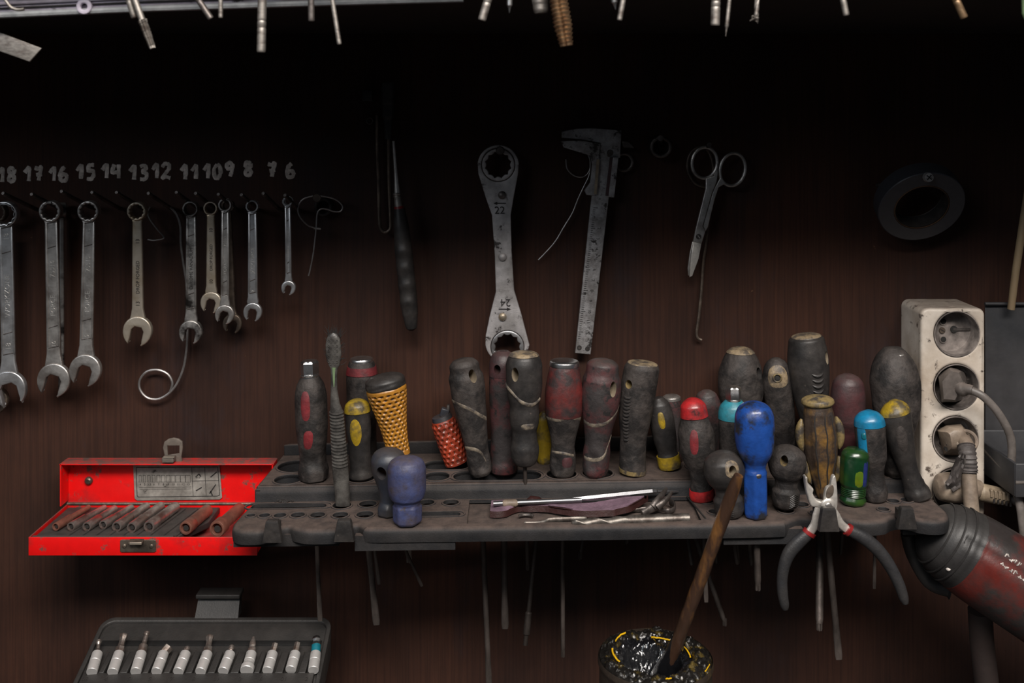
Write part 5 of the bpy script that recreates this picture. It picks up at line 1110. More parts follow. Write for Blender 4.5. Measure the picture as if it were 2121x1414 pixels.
line((397, 968), (400, 1027), .9); line((424, 967), (427, 1026), .9); line((397, 996), (453, 995), .9)
nums = ['4', '5', '5.5', '6', '7', '8', '9', '10', '11', '12', '13']
for i, s in enumerate(nums):
    x = lerp(290, 389, (i / 10) ** 1.05); w = 2.2 + i * .28; y0 = 984
    for pq in (((x - w, y0), (x + w, y0)), ((x - w, y0), (x - w + .4, 998)), ((x + w, y0), (x + w + .4, 998)), ((x - w - 1, 998), (x + w + 1, 998))): line(*pq, .6)
    b.text(s, 6.2 * kk, P(x + .8, 1003, L2), (1, 0, .0), (0, 0, 1), 'mark', .00005)
line((288, 1009), (396, 1008), .6); line((289, 1013), (396, 1012), .5)
for pts in (((405, 988), (412, 981)), ((412, 981), (416, 987)), ((436, 988), (449, 977)), ((406, 1016), (418, 1009)), ((434, 1022), (447, 1003)), ((436, 1016), (440, 1026))): line(*pts, 2.4)
b.build('size_label', box)
b = MB(); q = P(184, 995, .0225); b.lathe(Surf(q, q + Vector((0, -.003, 0)), [(0, 17 * kk), (.6, 15 * kk), (1, 9 * kk)], face=(0, 0, 1)), 'brass', 20, 6); b.build('lid_screw', box)
b = MB(); ld = .036; zb = LT
b.plate_px([[(338, 926), (341, 914), (350, 908), (360, 906), (370, 908), (378, 914), (379, 926), (376, 945), (378, 956), (342, 956), (341, 940)], [(347, 922), (372, 922), (372, 938), (348, 942)]], .030, 'latch', .0025, .0007)
b.box(P(350, 950, .036), (.011, .008, .005), 'latch', bevel=.0008); b.box(P(350, 946.5, .040), (.010, .0012, .0014), 'steel_w'); b.build('lid_clasp', box)
b = MB(); b.plate_px([[(249, 1119), (252, 1117), (320, 1117), (323, 1119), (323, 1141), (320, 1143), (252, 1143), (249, 1141)]], .1006, 'brass', .0012, .0004)
for x in (258, 314): q = P(x, 1130, .101); b.lathe(Surf(q, q + Vector((0, -.0014, 0)), [(0, 9 * S(.1)), (.7, 8 * S(.1)), (1, 4 * S(.1))], face=(0, 0, 1)), 'brass', 16, 6)
b.box(P(282, 1121, .1035), (.0125, .006, .0014), 'brass', Matrix.Rotation(.25, 3, 'X'), .0004); b.box(P(281, 1125, .106), (.0105, .0012, .0022), 'steel_w', bevel=.0003); b.build('front_clasp', box)
zi = Z = -.3668
ip = lambda px, py, h=0: Vector((((px - CX) / F) * ((zi + h) / (-(py - HY) / F)), -(1 - (zi + h) / (-(py - HY) / F)), ZC + zi + h))
b = MB(); x0, x1 = ip(75, 1095).x, ip(457, 1045).x
b.plate([[(XL + .0015, BY0 - .002), (x1, BY0 - .002), (x1, -.060), (x1 - .02, -.097), (XL + .0015, -.097)]], 'tray_insert', .006, .0012, lambda x, y, z: Vector((x, y, ZC + zi - .0042 + z)))
for i in range(9):
    x = lerp(XL + .03, x1 - .02, i / 8.0); b.tube([Vector((x, -.095, ZC + zi - .0008)), Vector((x + .012, -.03, ZC + zi - .0008))], [.0015, .0015], 'tray_insert', 8, True, .6)
b.tube([Vector((XL + .002, -.0968, ZC + zi)), Vector((x1 - .02, -.0968, ZC + zi))], .0012, 'tray_insert', 8)
b.build('plastic_insert', box)
SOCK = [((115, 1091), (184, 1050), 8.6, 6, .45), ((146, 1091), (217, 1051), 9.6, 7, .45), ((179, 1091), (238, 1053), 10, 8.5, .45), ((213, 1087), (272, 1051), 9.6, 8.4, .4), ((241, 1091), (304, 1048), 11, 9.5, .45), ((272, 1093), (334, 1047), 11, 9.8, .42), ((308, 1091), (364, 1049), 12.5, 11.5, .3)]
SL_ = ['slimmest deep socket at the left end of the red box row', 'second slim deep socket in the red box, dark blue inside its mouth', 'deep socket with a waist, third of the row of seven from the left', 'deep socket sitting slightly back in the middle of the row of seven', 'deep socket with polished neck, fifth of the row of seven from the left', 'pale brass tinted deep socket next to the thickest one of the row', 'thickest deep socket of the close row of seven in the red box']
def deep_socket(a, c, ra, rb, waist, m, label, h=.0030, group='deep sockets lying in the red box'):
    kk = S(.09); p0 = ip(*a, h) ; p1 = ip(*c, h); R = ra * kk
    r = thing('deep_socket', label, 'socket', p0, group)
    sf = Surf(p0, p1, [(0, 1.85 * R), (.02, 2 * R), (waist - .03, 2 * R), (waist, 1.82 * rb * kk), (waist + .05, 2 * rb * kk), (.96, 2 * rb * kk), (1, 1.8 * rb * kk)], 1.0, face=(0, 0, 1))
    b = MB(); rows = [[sf(2 * PI * j / 28, t) for j in range(28)] for t in (1, .985, .95, .8, waist + .05, waist, waist - .03, .3 * waist, .03, .01, 0)]
    axn = sf.ax.normalized(); g = lambda s, z: [sf.p0 + axn * z + (q - sf.p0 - axn * (q - sf.p0).dot(axn)) * s for q in rows[-1]]
    rows += [g(.78, 0), g(.70, .0008), g(.66, .010)]
    b.grid(rows, m, True, True, True); b.build('body', r)
    b = MB(); b.grid([g(.68, .0012), g(.05, .0014)], 'mark'); b.build('mouth', r)
for i, (a, c, ra, rb, w) in enumerate(SOCK): deep_socket(a, c, ra, rb, w, 'socket' if i not in (0,) else 'socket_red', SL_[i])
deep_socket((384, 1094), (430, 1056), 14, 13, .3, 'socket_red', 'dark reddish deep socket lying apart right of the row of seven', .0045)
deep_socket((449, 1096), (497, 1053), 17, 13.5, .25, 'socket_red', 'biggest deep socket loose at the right side, thick ring mouth facing front', .004)

# ------------------------------------------------------------ bit case
PB, PA = .0237 / .068, -.4604 + (.0237 / .068) * .05 * -1
# tilted plane: z = a - s*(d-.05)
TS = .36
def cp(px, py, h=0.0):
    kz = -(py - HY) / F; a = -.4604 + h       # kz*(1-d) = a - TS*(d-.05)
    d = (a + TS * .05 - kz) / (TS - kz); return Vector(((px - CX) / F * (1 - d), -d, ZC + kz * (1 - d)))
def cl(x, d, h=0.0): return Vector((x, -d, ZC - .4604 - TS * (d - .05) + h))
case = thing('bit_case', 'charcoal plastic bit case standing open at the lower left, numbered slots', 'bit case', cl(-.27, .05))
X0, X1 = -.3787, -.166
def rrect(x0, x1, y0, y1, r, n=6):
    out = []
    for cx_, cy_, a0 in ((x1 - r, y1 - r, 0), (x0 + r, y1 - r, PI / 2), (x0 + r, y0 + r, PI), (x1 - r, y0 + r, 3 * PI / 2)):
        out += [(cx_ + r * cos(a0 + PI / 2 * i / n), cy_ + r * sin(a0 + PI / 2 * i / n)) for i in range(n + 1)]
    return out
pp = lambda h: (lambda x, y, z: cl(x, -y, h + z))
b = MB(); b.plate([rrect(X0, X1, -.155, -.05, .012)], 'case', .024, .002, pp(-.0145), 3)
b.plate([rrect(X0, X1, -.155, -.05, .012), rrect(X0 + .004, X1 - .004, -.151, -.0545, .009)], 'case', .004, .001, pp(-.0015), 3)
y1, y2 = -cp(400, 1322).y, -cp(400, 1330).y
b.build('case_shell', case)
b = MB(); b.plate([[(X0 + .008, -y1), (X1 - .006, -y1), (X1 - .006, -y2 - .001), (X0 + .008, -y2 - .001)]], 'groove_shade', .0008, .0001, pp(-.0021)); b.build('groove', case)  # thin dark plate painted as the shaded groove
b = MB(); ys, ye = -cp(400, 1354).y, -cp(400, 1398).y
bx = [(190, 1395, 202), (233, 1395, 247), (281, 1394, 293), (324, 1394, 339), (369, 1394, 385), (415, 1394, 430), (462, 1393, 477), (511, 1392, 521), (554, 1392, 565), (602, 1390, 612), (649, 1391, 654)]
edges = [X0 + .006] 
for i in range(10):
    a, c = bx[i], bx[i + 1]; xa = cp(a[0] + 17, 1390).x; xb = cp(c[0] - 15, 1390).x
    b.plate([[(xa, -ye), (xb, -ye), (xb + .0015, -ys), (xa + .0015, -ys)]], 'case', .0045, .001, pp(.0002))
b.plate([[(X0 + .006, -.150), (X1 - .006, -.150), (X1 - .006, -ye - .0002), (X0 + .006, -ye - .0002)]], 'case', .0045, .0008, pp(.0002))
b.build('slot_ribs', case)
b = MB(); nl = Vector((0, 1, TS)).normalized()
for s, (x, y, _) in zip(['03', '4', '5', '5', '7', '8', '01', '2', '6', '01', '2'], bx):
    q = cp(x - 14, 1406, .0027); b.text(s, .0058, q, (1, 0, 0), nl, 'mark', .00012)
b.build('slot_numbers', case)
b = MB(); hx0, hx1 = P(408, 1250, .045).x, P(497, 1250, .045).x; hz0, hz1 = P(450, 1226, .04).z, P(450, 1278, .05).z
b.hexa([Vector(q) for q in ((hx0, -.040, hz1), (hx1, -.040, hz1), (hx1, -.052, hz1), (hx0, -.052, hz1), (hx0 + .001, -.034, hz0), (hx1 - .001, -.034, hz0), (hx1 - .001, -.040, hz0), (hx0 + .001, -.040, hz0))], 'case')
b.box(((hx0 + hx1) / 2, -.040, hz0 - .001), (hx1 - hx0 + .001, .016, .004), 'case', bevel=.001); b.build('case_clip', case)
tops = [(205, 1325, 'neck'), (257, 1314, 'torx'), (305, 1308, 'long'), (351, 1338, 'fat'), (389, 1337, 'small'), (435, 1317, 'torx'), (481, 1334, 'small'), (525, 1318, 'blade'), (571, 1332, 'hexd'), (617, 1330, 'hexd'), (656, 1315, 'cross')]
BL = ['silver bit in the leftmost slot of the bit case with narrow neck', 'silver bit with long splined tip in the second slot from the left', 'silver bit with the tallest thin brown shank, ball tipped, left of centre', 'short silver bit with thick square brown tip', 'silver bit with tiny pointed tip between the square tipped and the splined one', 'silver bit with splined flared tip in the middle of the case', 'silver bit with small pointed tip just left of the spade shaped one', 'silver bit with a spade shaped blade tip and flared foot', 'silver bit with dark brown hexagon tip, right of the spade shaped one', 'silver bit with slim grey hexagon tip next to the petrol banded one', 'silver bit with petrol blue band and shiny cross tip at the right end']
for i, ((xb_, yb, xt), (xx, yy, kind)) in enumerate(zip(bx, tops)):
    p0, p1 = cp(xb_, yb - 3, .0050), cp(xt, 1352, .0050); kk = S(.09); R = 11 * kk
    r = thing('screwdriver_bit', BL[i], 'bit', p0, 'bits in the charcoal bit case')
    b = MB(); f = 1.25 if kind == 'blade' else 1.0
    b.lathe(Surf(p0, p1, [(0, 1.9 * R * f), (.03, 2 * R * f), (.22, 2 * R * f), (.36 if f > 1 else .40, 2 * R), (.50, 2 * R), (.52, 1.9 * R), (.54, 2 * R), (.96, 1.95 * R), (1, 1.7 * R)], face=(0, 0, 1)), 'sleeve', 28, 24); b.build('sleeve', r)
    R *= 1.15; p2 = cp(xx, yy, .0060 + .004 * (1350 - yy) / 40); a = p2 - p1; L = a.length; b = MB()
    if kind == 'cross': prof = [(0, 1.2 * R), (.5, 1.2 * R), (.52, 1.4 * R), (.6, 1.1 * R), (.75, 1.5 * R), (.9, 1.1 * R), (1, .2 * R)]
    elif kind == 'neck': prof = [(0, 1.2 * R), (.15, 1.1 * R), (.3, .6 * R), (.6, .6 * R), (.8, .9 * R), (.95, .9 * R), (1, .6 * R)]
    elif kind == 'torx': prof = [(0, 1.5 * R), (.3, 1.5 * R), (.36, 1.1 * R), (.6, 1.0 * R), (.95, 1.35 * R), (1, 1.3 * R)]
    elif kind == 'long': prof = [(0, 1.5 * R), (.35, 1.4 * R), (.45, .8 * R), (.85, .75 * R), (.88, 1.0 * R), (.97, 1.0 * R), (1, .7 * R)]
    elif kind == 'fat': prof = [(0, 1.3 * R), (.1, 1.6 * R), (.95, 1.6 * R), (1, 1.4 * R)]
    elif kind == 'small': prof = [(0, 1.0 * R), (.3, .7 * R), (.5, 1.0 * R), (.8, .9 * R), (1, .2 * R)]
    elif kind == 'blade': prof = [(0, 1.3 * R), (.3, 1.3 * R), (.35, 1.0 * R), (.5, 1.1 * R), (1, .35 * R)]
    else: prof = [(0, 1.1 * R), (.95, 1.0 * R), (1, .8 * R)]
    sf = Surf(p1, p2, prof, .45 if kind == 'blade' else 1.0, poly(6, -.1, 1.1, 0, .05, .9) if kind in ('hexd', 'fat', 'torx', 'cross') else None, face=(0, 0, 1))
    b.lathe(sf, 'chrome' if kind == 'cross' else 'bitsteel', 24, 20); b.build('tip', r, 30)
    if kind == 'cross': b = MB(); b.lathe(Surf(p1 + a * .02, p1 + a * .42, [(0, 1.5 * R), (1, 1.5 * R)], face=(0, 0, 1)), 'petrol', 24, 6); b.build('colour_band', r, lab='petrol blue band')

# ------------------------------------------------------------ white socket strip
SX0, SX1 = (1913 - CX) / F * .95, (2041 - CX) / F * .95
SZ1, SZ0 = ZC - (645 - HY) / F * .95, ZC - (1075 - HY) / F * .95
strip = thing('socket_strip', 'dirty white four way power socket strip standing upright at the right', 'power strip', ((SX0 + SX1) / 2, -.025, SZ0))
kk = S(.05)
def strip_xy(px, py): return (px - CX) * kk, ZC - (py - HY) * kk
wells = [(1982, 691, 46), (1981, 801, 46), (1979, 909, 46), (1979, 1016, 46)]
ol = rrect(SX0 - .002, SX1, SZ0, SZ1 + .003, .007)
b = MB()
b.plate([ol] + [circ(*strip_xy(x, y), R * kk, 56) for x, y, R in wells], 'ivory', .010, .0032, lambda x, y, z: Vector((x, -.045 + z, y)), 4)
b.grid([[Vector((x * (1 + 0) , -t, y)) for x, y in ol] for t in (.001, .043)], 'ivory', True, True, False)
b.build('housing', strip, 50)
for i, (x, y, R) in enumerate(wells):
    cx_, cz_ = strip_xy(x, y); R *= kk; b = MB()
    rows = [[Vector((cx_ + cos(2 * PI * j / 56) * R * s, -d_, cz_ + sin(2 * PI * j / 56) * R * s)) for j in range(56)] for s, d_ in ((1.025, .0497), (1.03, .0508), (.99, .0508), (.965, .049), (.95, .034), (.93, .0335), (.02, .0335))]
    b.grid(rows, 'ivory_d', True, False, True)
    for dz in (-.0085, .0085):
        b.tube([Vector((cx_ - .006 + .0, -.0334, cz_ + dz)), Vector((cx_ - .006, -.0345, cz_ + dz))], [.0042, .0036], 'ivory_d', 20); b.tube([Vector((cx_ - .006, -.0345, cz_ + dz)), Vector((cx_ - .006, -.0348, cz_ + dz))], .0026, 'darkhole', 16)
    b.box((cx_ + .011, -.0345, cz_ + .001), (.016, .0015, .0022), 'steel_d'); b.tube([Vector((cx_ + .004, -.0336, cz_ + .001)), Vector((cx_ + .004, -.0350, cz_ + .001))], .0032, 'darkhole', 14)
    b.tube([Vector((cx_ - .007, -.0336, cz_)), Vector((cx_ - .007, -.0350, cz_))], .0028, 'steel_rust', 16); b.box((cx_ - .007, -.0351, cz_), (.0045, .0004, .0007), 'mark', Matrix.Rotation(.5, 3, 'Y'))
    b.build('socket_well', strip)
# plug with grey cable
r = thing('angled_plug', 'sooty grey angled plug with long drooping cable in the second socket of the strip', 'plug', P(1975, 800, .05))
b = MB()
b.grid([[P(x, y, d_) for x, y in pts] for d_, pts in ((.036, [(1944, 775), (1975, 760), (2000, 772), (2004, 800), (1992, 828), (1955, 838)]), (.056, [(1944, 782), (1966, 762), (1990, 768), (2000, 792), (1980, 832), (1950, 832)]), (.066, [(1952, 790), (1970, 768), (1986, 772), (1996, 792), (1978, 828), (1955, 826)]))], 'plug')
b.build('plug_body', r, 50)
b = MB(); b.tube(smooth([P(1983, 800, .060), P(1994, 806, .066), P(2004, 806, .070), P(2016, 808, .074)], 5), [.0075, .0075, .0072, .007, .0065, .0066, .0064, .0060, .0056, .0052, .0050, .0048, .0046, .0044, .0042, .004], 'plug', 14); b.build('strain_relief', r)
b = MB(); b.tube(smooth([P(2012, 808, .073), P(2035, 820, .078), P(2060, 845, .080), P(2080, 875, .080), P(2093, 905, .080), P(2096, 935, .080), P(2094, 970, .080), P(2098, 1000, .082), P(2110, 1035, .085), P(2116, 1070, .088), P(2120, 1110, .09)], 8), .0036, 'cable', 14, True, .8); b.build('cable', r)
# lower plug with taped cable
r = thing('taped_plug', 'dirty beige plug with tape wrapped cable hanging from the third socket of the strip', 'plug', P(1975, 910, .05))
b = MB(); b.grid([[P(x, y, d_) for x, y in pts] for d_, pts in ((.036, [(1941, 890), (1960, 880), (1990, 877), (2010, 895), (2010, 925), (1990, 945), (1955, 945)]), (.052, [(1943, 893), (1962, 882), (1992, 880), (2008, 900), (2006, 925), (1985, 940), (1955, 940)]), (.064, [(1962, 895), (1975, 888), (1995, 888), (2006, 905), (2004, 922), (1988, 932), (1968, 930)]), (.066, [(1968, 900), (1978, 894), (1992, 894), (2000, 907), (1998, 918), (1986, 926), (1972, 924)]))], 'plug_b')
for x, y, rr in ((1962, 903, 5), (1962, 918, 5), (1970, 910, 4), (1958, 928, 4)): q = P(x, y, .056); b.tube([q, q + Vector((0, -.0035, 0))], rr * kk, 'darkhole', 12)
b.build('plug_body', r, 50)
b = MB(); b.ring(P(2002, 912, .066), .0085, .0017, 'plug_b', (0.3, .9, -.5), 30, 8, 1.0); b.build('cable_eye', r)
b = MB(); b.tube(smooth([P(1996, 910, .062), P(2003, 925, .070), P(2006, 950, .075), P(2008, 1000, .080), P(2012, 1050, .085), P(2018, 1120, .09)], 8), [.0055] + [.0065] * 39 + [.006], 'plug_b', 18); b.build('cable', r)
b = MB(); sp = smooth([P(2001, 922, .070), P(2004, 940, .0745), P(2006, 962, .0765), P(2007, 978, .078)], 8)
b.tube(sp, [.0074 + .0006 * sin(i * 1.9) for i in range(len(sp))], 'tapecloth', 18); b.build('tape_wrap', r)
b = MB(); A_ = [(1992, 938), (1982, 950), (1972, 970), (1966, 990), (1958, 1000)]; C_ = [(2000, 942), (2000, 965), (1992, 990), (1990, 1008), (1975, 1018)]
rows = []
for i in range(13):
    t = i / 12; a, c = interp(A_, t), interp(C_, t); rows.append([P(lerp(a[0], c[0], s / 6), lerp(a[1], c[1], s / 6), .080 + .004 * sin(s * 1.3 + i * .5)) for s in range(7)])
b.grid(rows, 'tapecloth', False); b.grid([[q + Vector((0, .0009, 0)) for q in rr] for rr in rows], 'tapecloth', False); b.build('tape_flap', r)
r = thing('cable_connector', 'yellowed ribbed cable connector lying behind the taped cable below the strip', 'connector', P(2030, 1025, .06))
b = MB(); sf = Surf(P(2086, 1030, .062), P(2026, 1018, .062), [(0, 26 * kk), (.1, 33 * kk), (.9, 36 * kk), (1, 30 * kk)]); b.lathe(sf, 'beige', 28, 20)
for i in range(5): q = sf.p0 + sf.ax * (.12 + .14 * i); b.box(q + Vector((0, -.0062, .003)), (.0024, .006, .007), 'beige', bevel=.0006); b.box(q + Vector((.0025, -.0078, -.004)), (.0016, .001, .004), 'mark')
b.build('ribbed_sleeve', r)
b = MB(); b.lathe(Surf(P(2030, 1012, .060), P(1938, 1008, .064), [(0, 34 * kk), (.2, 44 * kk), (.7, 60 * kk), (.92, 50 * kk), (1, 26 * kk)], 1.0, lumpy(3, .05)), 'plug_b', 28, 24); b.build('plug_body', r)
b = MB(); b.tube(smooth([P(2084, 1030, .062), P(2100, 1036, .064), P(2125, 1052, .07), P(2170, 1090, .08)], 6), .0038, 'cable', 12); b.build('cable', r)

# ------------------------------------------------------------ red and black power tool at the lower right
GA, GB = P(1916, 1088, .120), P(2320, 1345, .150); kk = S(.125)
r = thing('heat_gun', 'big worn red and black power tool hanging diagonally at the lower right corner', 'power tool', GA)
prof = [(0, 40), (.01, 80), (.04, 120), (.10, 150), (.18, 166), (.30, 176), (.6, 182), (1, 190)]
gf = Surf(GA, GB, [(t, w * kk) for t, w in prof], 1.0, lambda th, t: 1 + .05 * max(0, cos((th - .55) * 1.0)) ** 6 + (.004 * sin(t * 160) if t < .22 else 0) - .05 * math.exp(-((th - .35) / .10) ** 2) * (t > .12))
b = MB(); b.lathe(gf, 'gunblack', 72, 60, 0, .205); b.build('front_casing', r)
b = MB(); b.lathe(gf, 'gunred', 72, 60, .204, 1, .0002); b.build('red_casing', r)
b = MB()
for t in (.06, .105, .15): b.tube([gf(a, t, .0004) for a in [-1.8 + 3.6 * j / 30 for j in range(31)]], .0009, 'gunblack', 6)
b.build('casing_rings', r)
b = MB(); b.patch(gf, -.55, .13, .05, .010, 'white', .0012, tilt=.02); b.patch(gf, -.30, .50, .035, .03, 'plug', .0018); b.build('white_scratches', r)
b = MB()
ux = (GB - GA).normalized()
for s, px, py, sz in (('POWER TOOL', 2075, 1222, .0), ('J', 0, 0, 0)): pass
def scrawl(b, pts): 
    b.tube(smooth([P(x, y, .2) for x, y in pts], 3), .0006, 'white', 6)
rnd = random.Random(11)
for th, t0, t1, n in ((.30, .285, .44, 7), (.50, .29, .37, 4), (.60, .39, .58, 9)):
    for i in range(n):
        tt = lerp(t0, t1, (i + .5) / n); w = (t1 - t0) / n * .32
        pts = [gf(th + rnd.uniform(-.05, .05), tt + w * (j / 3 - .5) * 2, .0004) for j in range(5)]
        b.tube(pts, [.0004, .0007, .0009, .0007, .0004], 'white', 6)
b.build('worn_lettering', r)
b = MB(); b.tube(smooth([P(2030, 1262, .115), P(2034, 1330, .11), P(2044, 1420, .11), P(2050, 1500, .11)], 6), [.010] * 18 + [.011], 'dark_board', 18); b.build('handle', r)
b = MB(); b.tube(smooth([P(1880, 1105, .10), P(1892, 1150, .10), P(1925, 1205, .105), P(1968, 1222, .11)], 6), [.006] * 18 + [.008], 'gunblack', 14); b.build('nozzle_guard', r)

# ------------------------------------------------------------ grease can and brush
CD = .200; kk = S(CD); ctr = Vector(((1357 - CX) * kk, -CD, ZC - (1360 - HY) * kk)); R = 116 * kk
r = thing('grease_can', 'dirty yellow can heaped with wet black grease at the bottom edge', 'can', ctr + Vector((0, 0, -.14)))
zb_ = ZC - .57
b = MB(); b.lathe(Surf(Vector((ctr.x, ctr.y, zb_)), ctr + Vector((0, 0, .0005)), [(0, 1.98 * R), (.02, 2 * R), (.95, 2 * R), (.97, 2.05 * R), (1, 2.02 * R)], 1.0, lumpy(6, .01)), 'canside', 72, 30, cap1=False); b.build('can_wall', r)
def crust(a, s):                       # height of the greasy top
    x, y = cos(a) * s, sin(a) * s
    h = .004 * mnoise.noise(Vector((x * 3 + 5, y * 3, 1))) + .0022 * mnoise.noise(Vector((x * 9, y * 9, 4))) + .0017 * mnoise.noise(Vector((x * 24, y * 24, 9))) + .0010 * mnoise.noise(Vector((x * 52, y * 52, 3)))
    hx, hy = x + .08, y + .12
    q = math.hypot(hx / .62, hy / .55); pit = -.030 * max(0, 1 - q * q) if q < 1 else 0
    return h + pit + .0035 * math.exp(-((s - .80) / .14) ** 2) - .002 * (s > .985)
b = MB(); rows = []
for i in range(64):
    s = 1.0 - i / 63 * .99 if i else 1.005
    rows.append([ctr + Vector((cos(2 * PI * j / 200) * R * s, sin(2 * PI * j / 200) * R * s, crust(2 * PI * j / 200, s))) for j in range(200)])
b.grid(rows[:22], 'greasecrust', True, False, False); b.build('crusted_rim', r, 70)
b = MB(); b.grid(rows[21:], 'grease', True, False, True); b.build('grease_fill', r, 70)
def arc(a0, a1, s, w=.0011):
    n = 14; hs = [crust(lerp(a0, a1, i / n), s) for i in range(n + 1)]; hm = sum(hs) / len(hs); b = MB()
    b.tube([ctr + Vector((cos(lerp(a0, a1, i / n)) * R * s, sin(lerp(a0, a1, i / n)) * R * s, lerp(hm, hs[i], .25) + .0018)) for i in range(n + 1)], w * .65, 'yellowrim', 7, True, .7); b.build('bare_rim', r, lab='bright yellow bare piece of rim')
arc(2.25, 2.72, .74, .0010); arc(3.0, 3.62, .76, .0011); arc(.98, 1.55, .62, .0009); arc(-.12, .62, .62, .0009); arc(-.62, -.38, .97, .0009); arc(-1.5, -1.38, .85, .0008)
r = thing('brush', 'brown wooden brush handle standing slanted in the grease can', 'brush', P(1385, 1372, .195))
BA, BB = P(1380, 1392, .198), P(1530, 984, .235)
b = MB(); sp = [lerp(BA, BB, i / 24)  for i in range(25)]
b.tube(sp, [S(.21) * (13.5 if i < 22 else 12.5 if i < 24 else 9) * (1 + .04 * sin(i * 2.1)) for i in range(25)], 'wood', 20); b.build('handle', r, 50)
b = MB(); b.tube([lerp(BA, BB, -.06), lerp(BA, BB, .0), lerp(BA, BB, .10), lerp(BA, BB, .2)], [.009, .0105, .0070, .0048], 'grease', 20, True, .6); b.build('greased_ferrule', r)

# ------------------------------------------------------------ what hangs from the rail above
UD = .334
def rod(label, xt, xb, yb, w, m='bright', kind='plain', d=UD, name='drill_shank', cat='drill bit', yt=-132):
    kk = S(d); p1 = P(xb + (xt - xb) * (yb - yt) / (yb + 40), yt, d); p0 = P(xb, yb, d); R = w * kk
    r0 = MB()
    if kind == 'groove': prof = [(0, .9 * R), (.015, R), (.20, R), (.21, .9 * R), (.22, R), (.26, R), (.27, .9 * R), (.28, R), (1, R)]; r0.lathe(Surf(p0, p1, prof), m, 24, 30)
    elif kind == 'sleeve': r0.lathe(Surf(p0, p1, [(0, .8 * R), (.04, .95 * R), (.12, .95 * R), (.13, R), (1, R)]), m, 32, 20)
    elif kind == 'cone': r0.lathe(Surf(p0, p1, [(0, .1 * R), (.09, .7 * R), (.1, R), (1, R)]), m, 24, 20)
    elif kind in ('tap', 'bigtap'):
        n = 10 if kind == 'tap' else 26; tt = .25 if kind == 'tap' else .8; pitch = 15 if kind == 'tap' else 21
        def f(th, t):
            if t > tt: return .78
            g = 1 + (.2 if kind == 'tap' else .13) * (((t / tt * pitch) % 1.0) - .5) * 2 * (1 if t > .02 else 0)
            return g * (1 - .38 * max(0, cos(th * 4 + .6)) ** 3) * (lerp(.75, 1, min(1, t / .18)))
        r0.lathe(Surf(p0, p1, [(0, R * .95), (.3, R), (1, R)], fn=f), m, 48, 240)
    elif kind == 'twist': r0.lathe(Surf(p0, p1, [(0, .3 * R), (.06, R), (1, R)], fn=lambda th, t: 1 - .35 * max(0, cos(2 * th - t * 30)) ** 2), m, 32, 90)
    else: r0.lathe(Surf(p0, p1, [(0, .86 * R), (.012, R), (1, R)]), m, 24, 16)
    o = r0.build(name, None, 40); tag(o, label, cat); return o
rod('grooved steel shank at the upper left beside the threaded tap', 255, 279, 37, 14, 'bright', 'groove')
o = rod('steel tap with threaded fluted end hanging at the upper left', 265, 316, 100, 17, 'bright', 'tap', name='thread_tap', cat='tap', d=.340)
rod('leaning dark tipped shank right of the threaded tap', 385, 437, 39, 13, 'steel_d', 'groove')
rod('short slim steel pin left of the long wide rod', 457, 457, 37, 9, 'bright', 'plain')
rod('long wide stained steel rod hanging furthest down at the upper left', 544, 541, 108, 18, 'bright', 'groove')
rod('short dark tube between the wide rod and the thin long one', 644, 645, 44, 13, 'steel_d', 'plain')
rod('thin long plain rod leaning, right of the short dark tube', 682, 703, 92, 9.5, 'bright', 'plain')
rod('grooved shank leaning left, first to the right of the lilac tray', 1022, 998, 42, 17, 'bright', 'groove')
rod('short chrome pin with pointed tip left of the thick cylinder', 1057, 1055, 27, 12, 'chrome', 'cone')
rod('thick bright steel cylinder left of the rusty tap', 1114, 1121, 27, 33, 'bright', 'sleeve')
rod('big rusty golden threaded tap hanging in the upper middle', 1150, 1173, 95, 38, 'rust_tap', 'bigtap', name='thread_tap', cat='tap', d=.350)
rod('short chrome shank with point right of the rusty tap', 1266, 1275, 20, 14, 'chrome', 'cone')
rod('slim plain rod leaning left, right of the rusty tap', 1298, 1283, 42, 11, 'bright', 'plain', d=.345)
rod('wide scratched shank left of the slim file-like pin', 1484, 1481, 53, 19, 'bright', 'groove')
rod('thin pointed steel pin hanging lowest at the upper right', 1515, 1503, 75, 8, 'bright', 'cone', name='steel_pin', cat='pin')
o = rod('small twist drill with metal swarf at its tip', 1570, 1566, 40, 10, 'bright', 'twist')
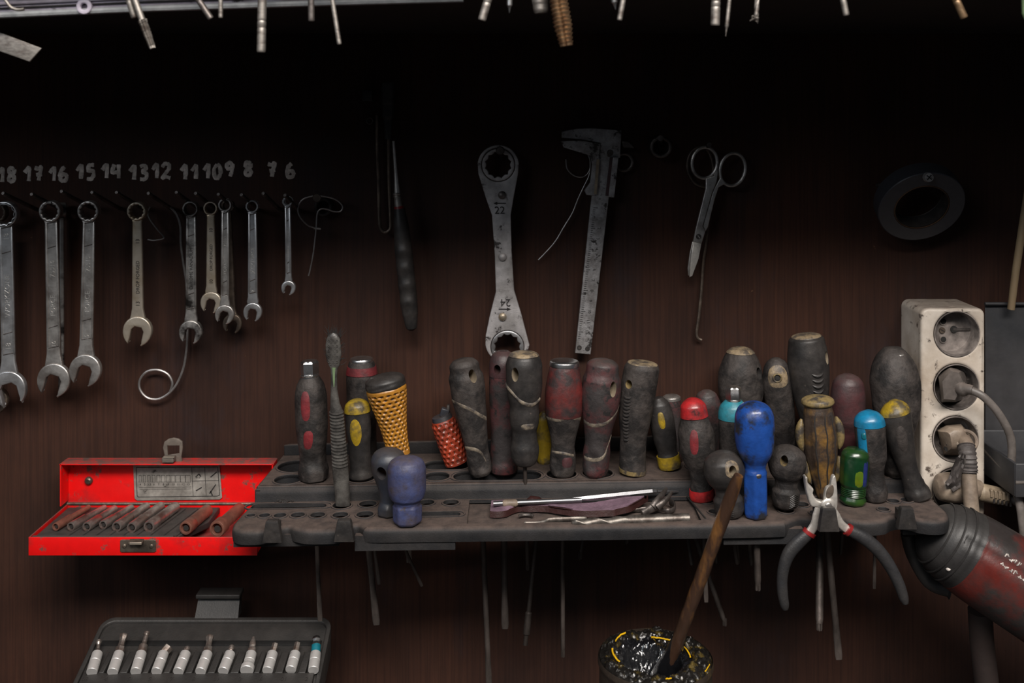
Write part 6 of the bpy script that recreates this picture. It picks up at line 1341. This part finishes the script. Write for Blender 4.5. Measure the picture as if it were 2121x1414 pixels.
b = MB(); rnd = random.Random(5)
for i in range(5):
    a = P(1566 + rnd.uniform(-4, 4), 40 + rnd.uniform(-3, 4), UD); b.tube(smooth([a, a + Vector((rnd.uniform(-.003, .002), -.001, rnd.uniform(-.001, .002))), a + Vector((rnd.uniform(-.004, .003), 0, rnd.uniform(-.002, .001)))], 4), .0003, 'bright', 5)
sw = b.build('swarf', o)
rod('ringed shank leaning right alone in the upper right', 1738, 1753, 32, 13, 'bright', 'groove')
rod('ringed shank leaning strongly at the far upper right', 1962, 1997, 37, 16, 'rust_tap', 'groove')
b = MB(); b.lathe(Surf(P(2127, 45, .33), P(2122, -125, .33), [(0, .002), (.1, .006), (1, .006)]), 'brushgreen', 16, 10); tag(b.build('green_rod'), 'pale green rod just inside the upper right corner', 'rod')
# lilac grey tray front and flat steel at the upper left
r = thing('plastic_tray', 'lilac grey plastic tray hanging under the shelf front at the upper left', 'tray', P(400, 0, .31))
b = MB(); b.plate_px([[(-60, 30), (300, 15), (700, 4), (960, -3), (960, -90), (-60, -90)]], .312, 'lilacgrey', .003, .001); b.build('front_wall', r)
b = MB()
for off, m, rr in ((0, 'greyrim', .0022), (-14, 'mark', .0006), (-24, 'lilacgrey', .0012)):
    b.tube([P(x, y + off, .3145) for x, y in ((-60, 34), (300, 18), (700, 5), (960, -2))], rr, m, 8)
b.build('rim', r)
b = MB(); b.plate_px([circ(175, 26 - 12, 16, 36), circ(175, 26 - 12, 7, 24)], .3165, 'lilacgrey', .003, .0008); b.build('eyelet', r)
b = MB(); b.tube(smooth([P(-20, -10, .325), P(5, -6, .325), P(22, 14, .325), P(36, 20, .325), P(50, 19, .325)], 6), .0011, 'bright', 8); tag(b.build('wire_hook'), 'small bright wire hook at the top left corner before the lilac tray', 'hook')
b = MB(); b.plate_px([[(-120, 20), (0, 67), (87, 100), (62, 128), (0, 106), (-120, 58)]], .30, 'bright', .0016, .0004)
tag(b.build('flat_steel_strip'), 'blurred flat steel strip with slanted end poking in from the left edge', 'steel strip')
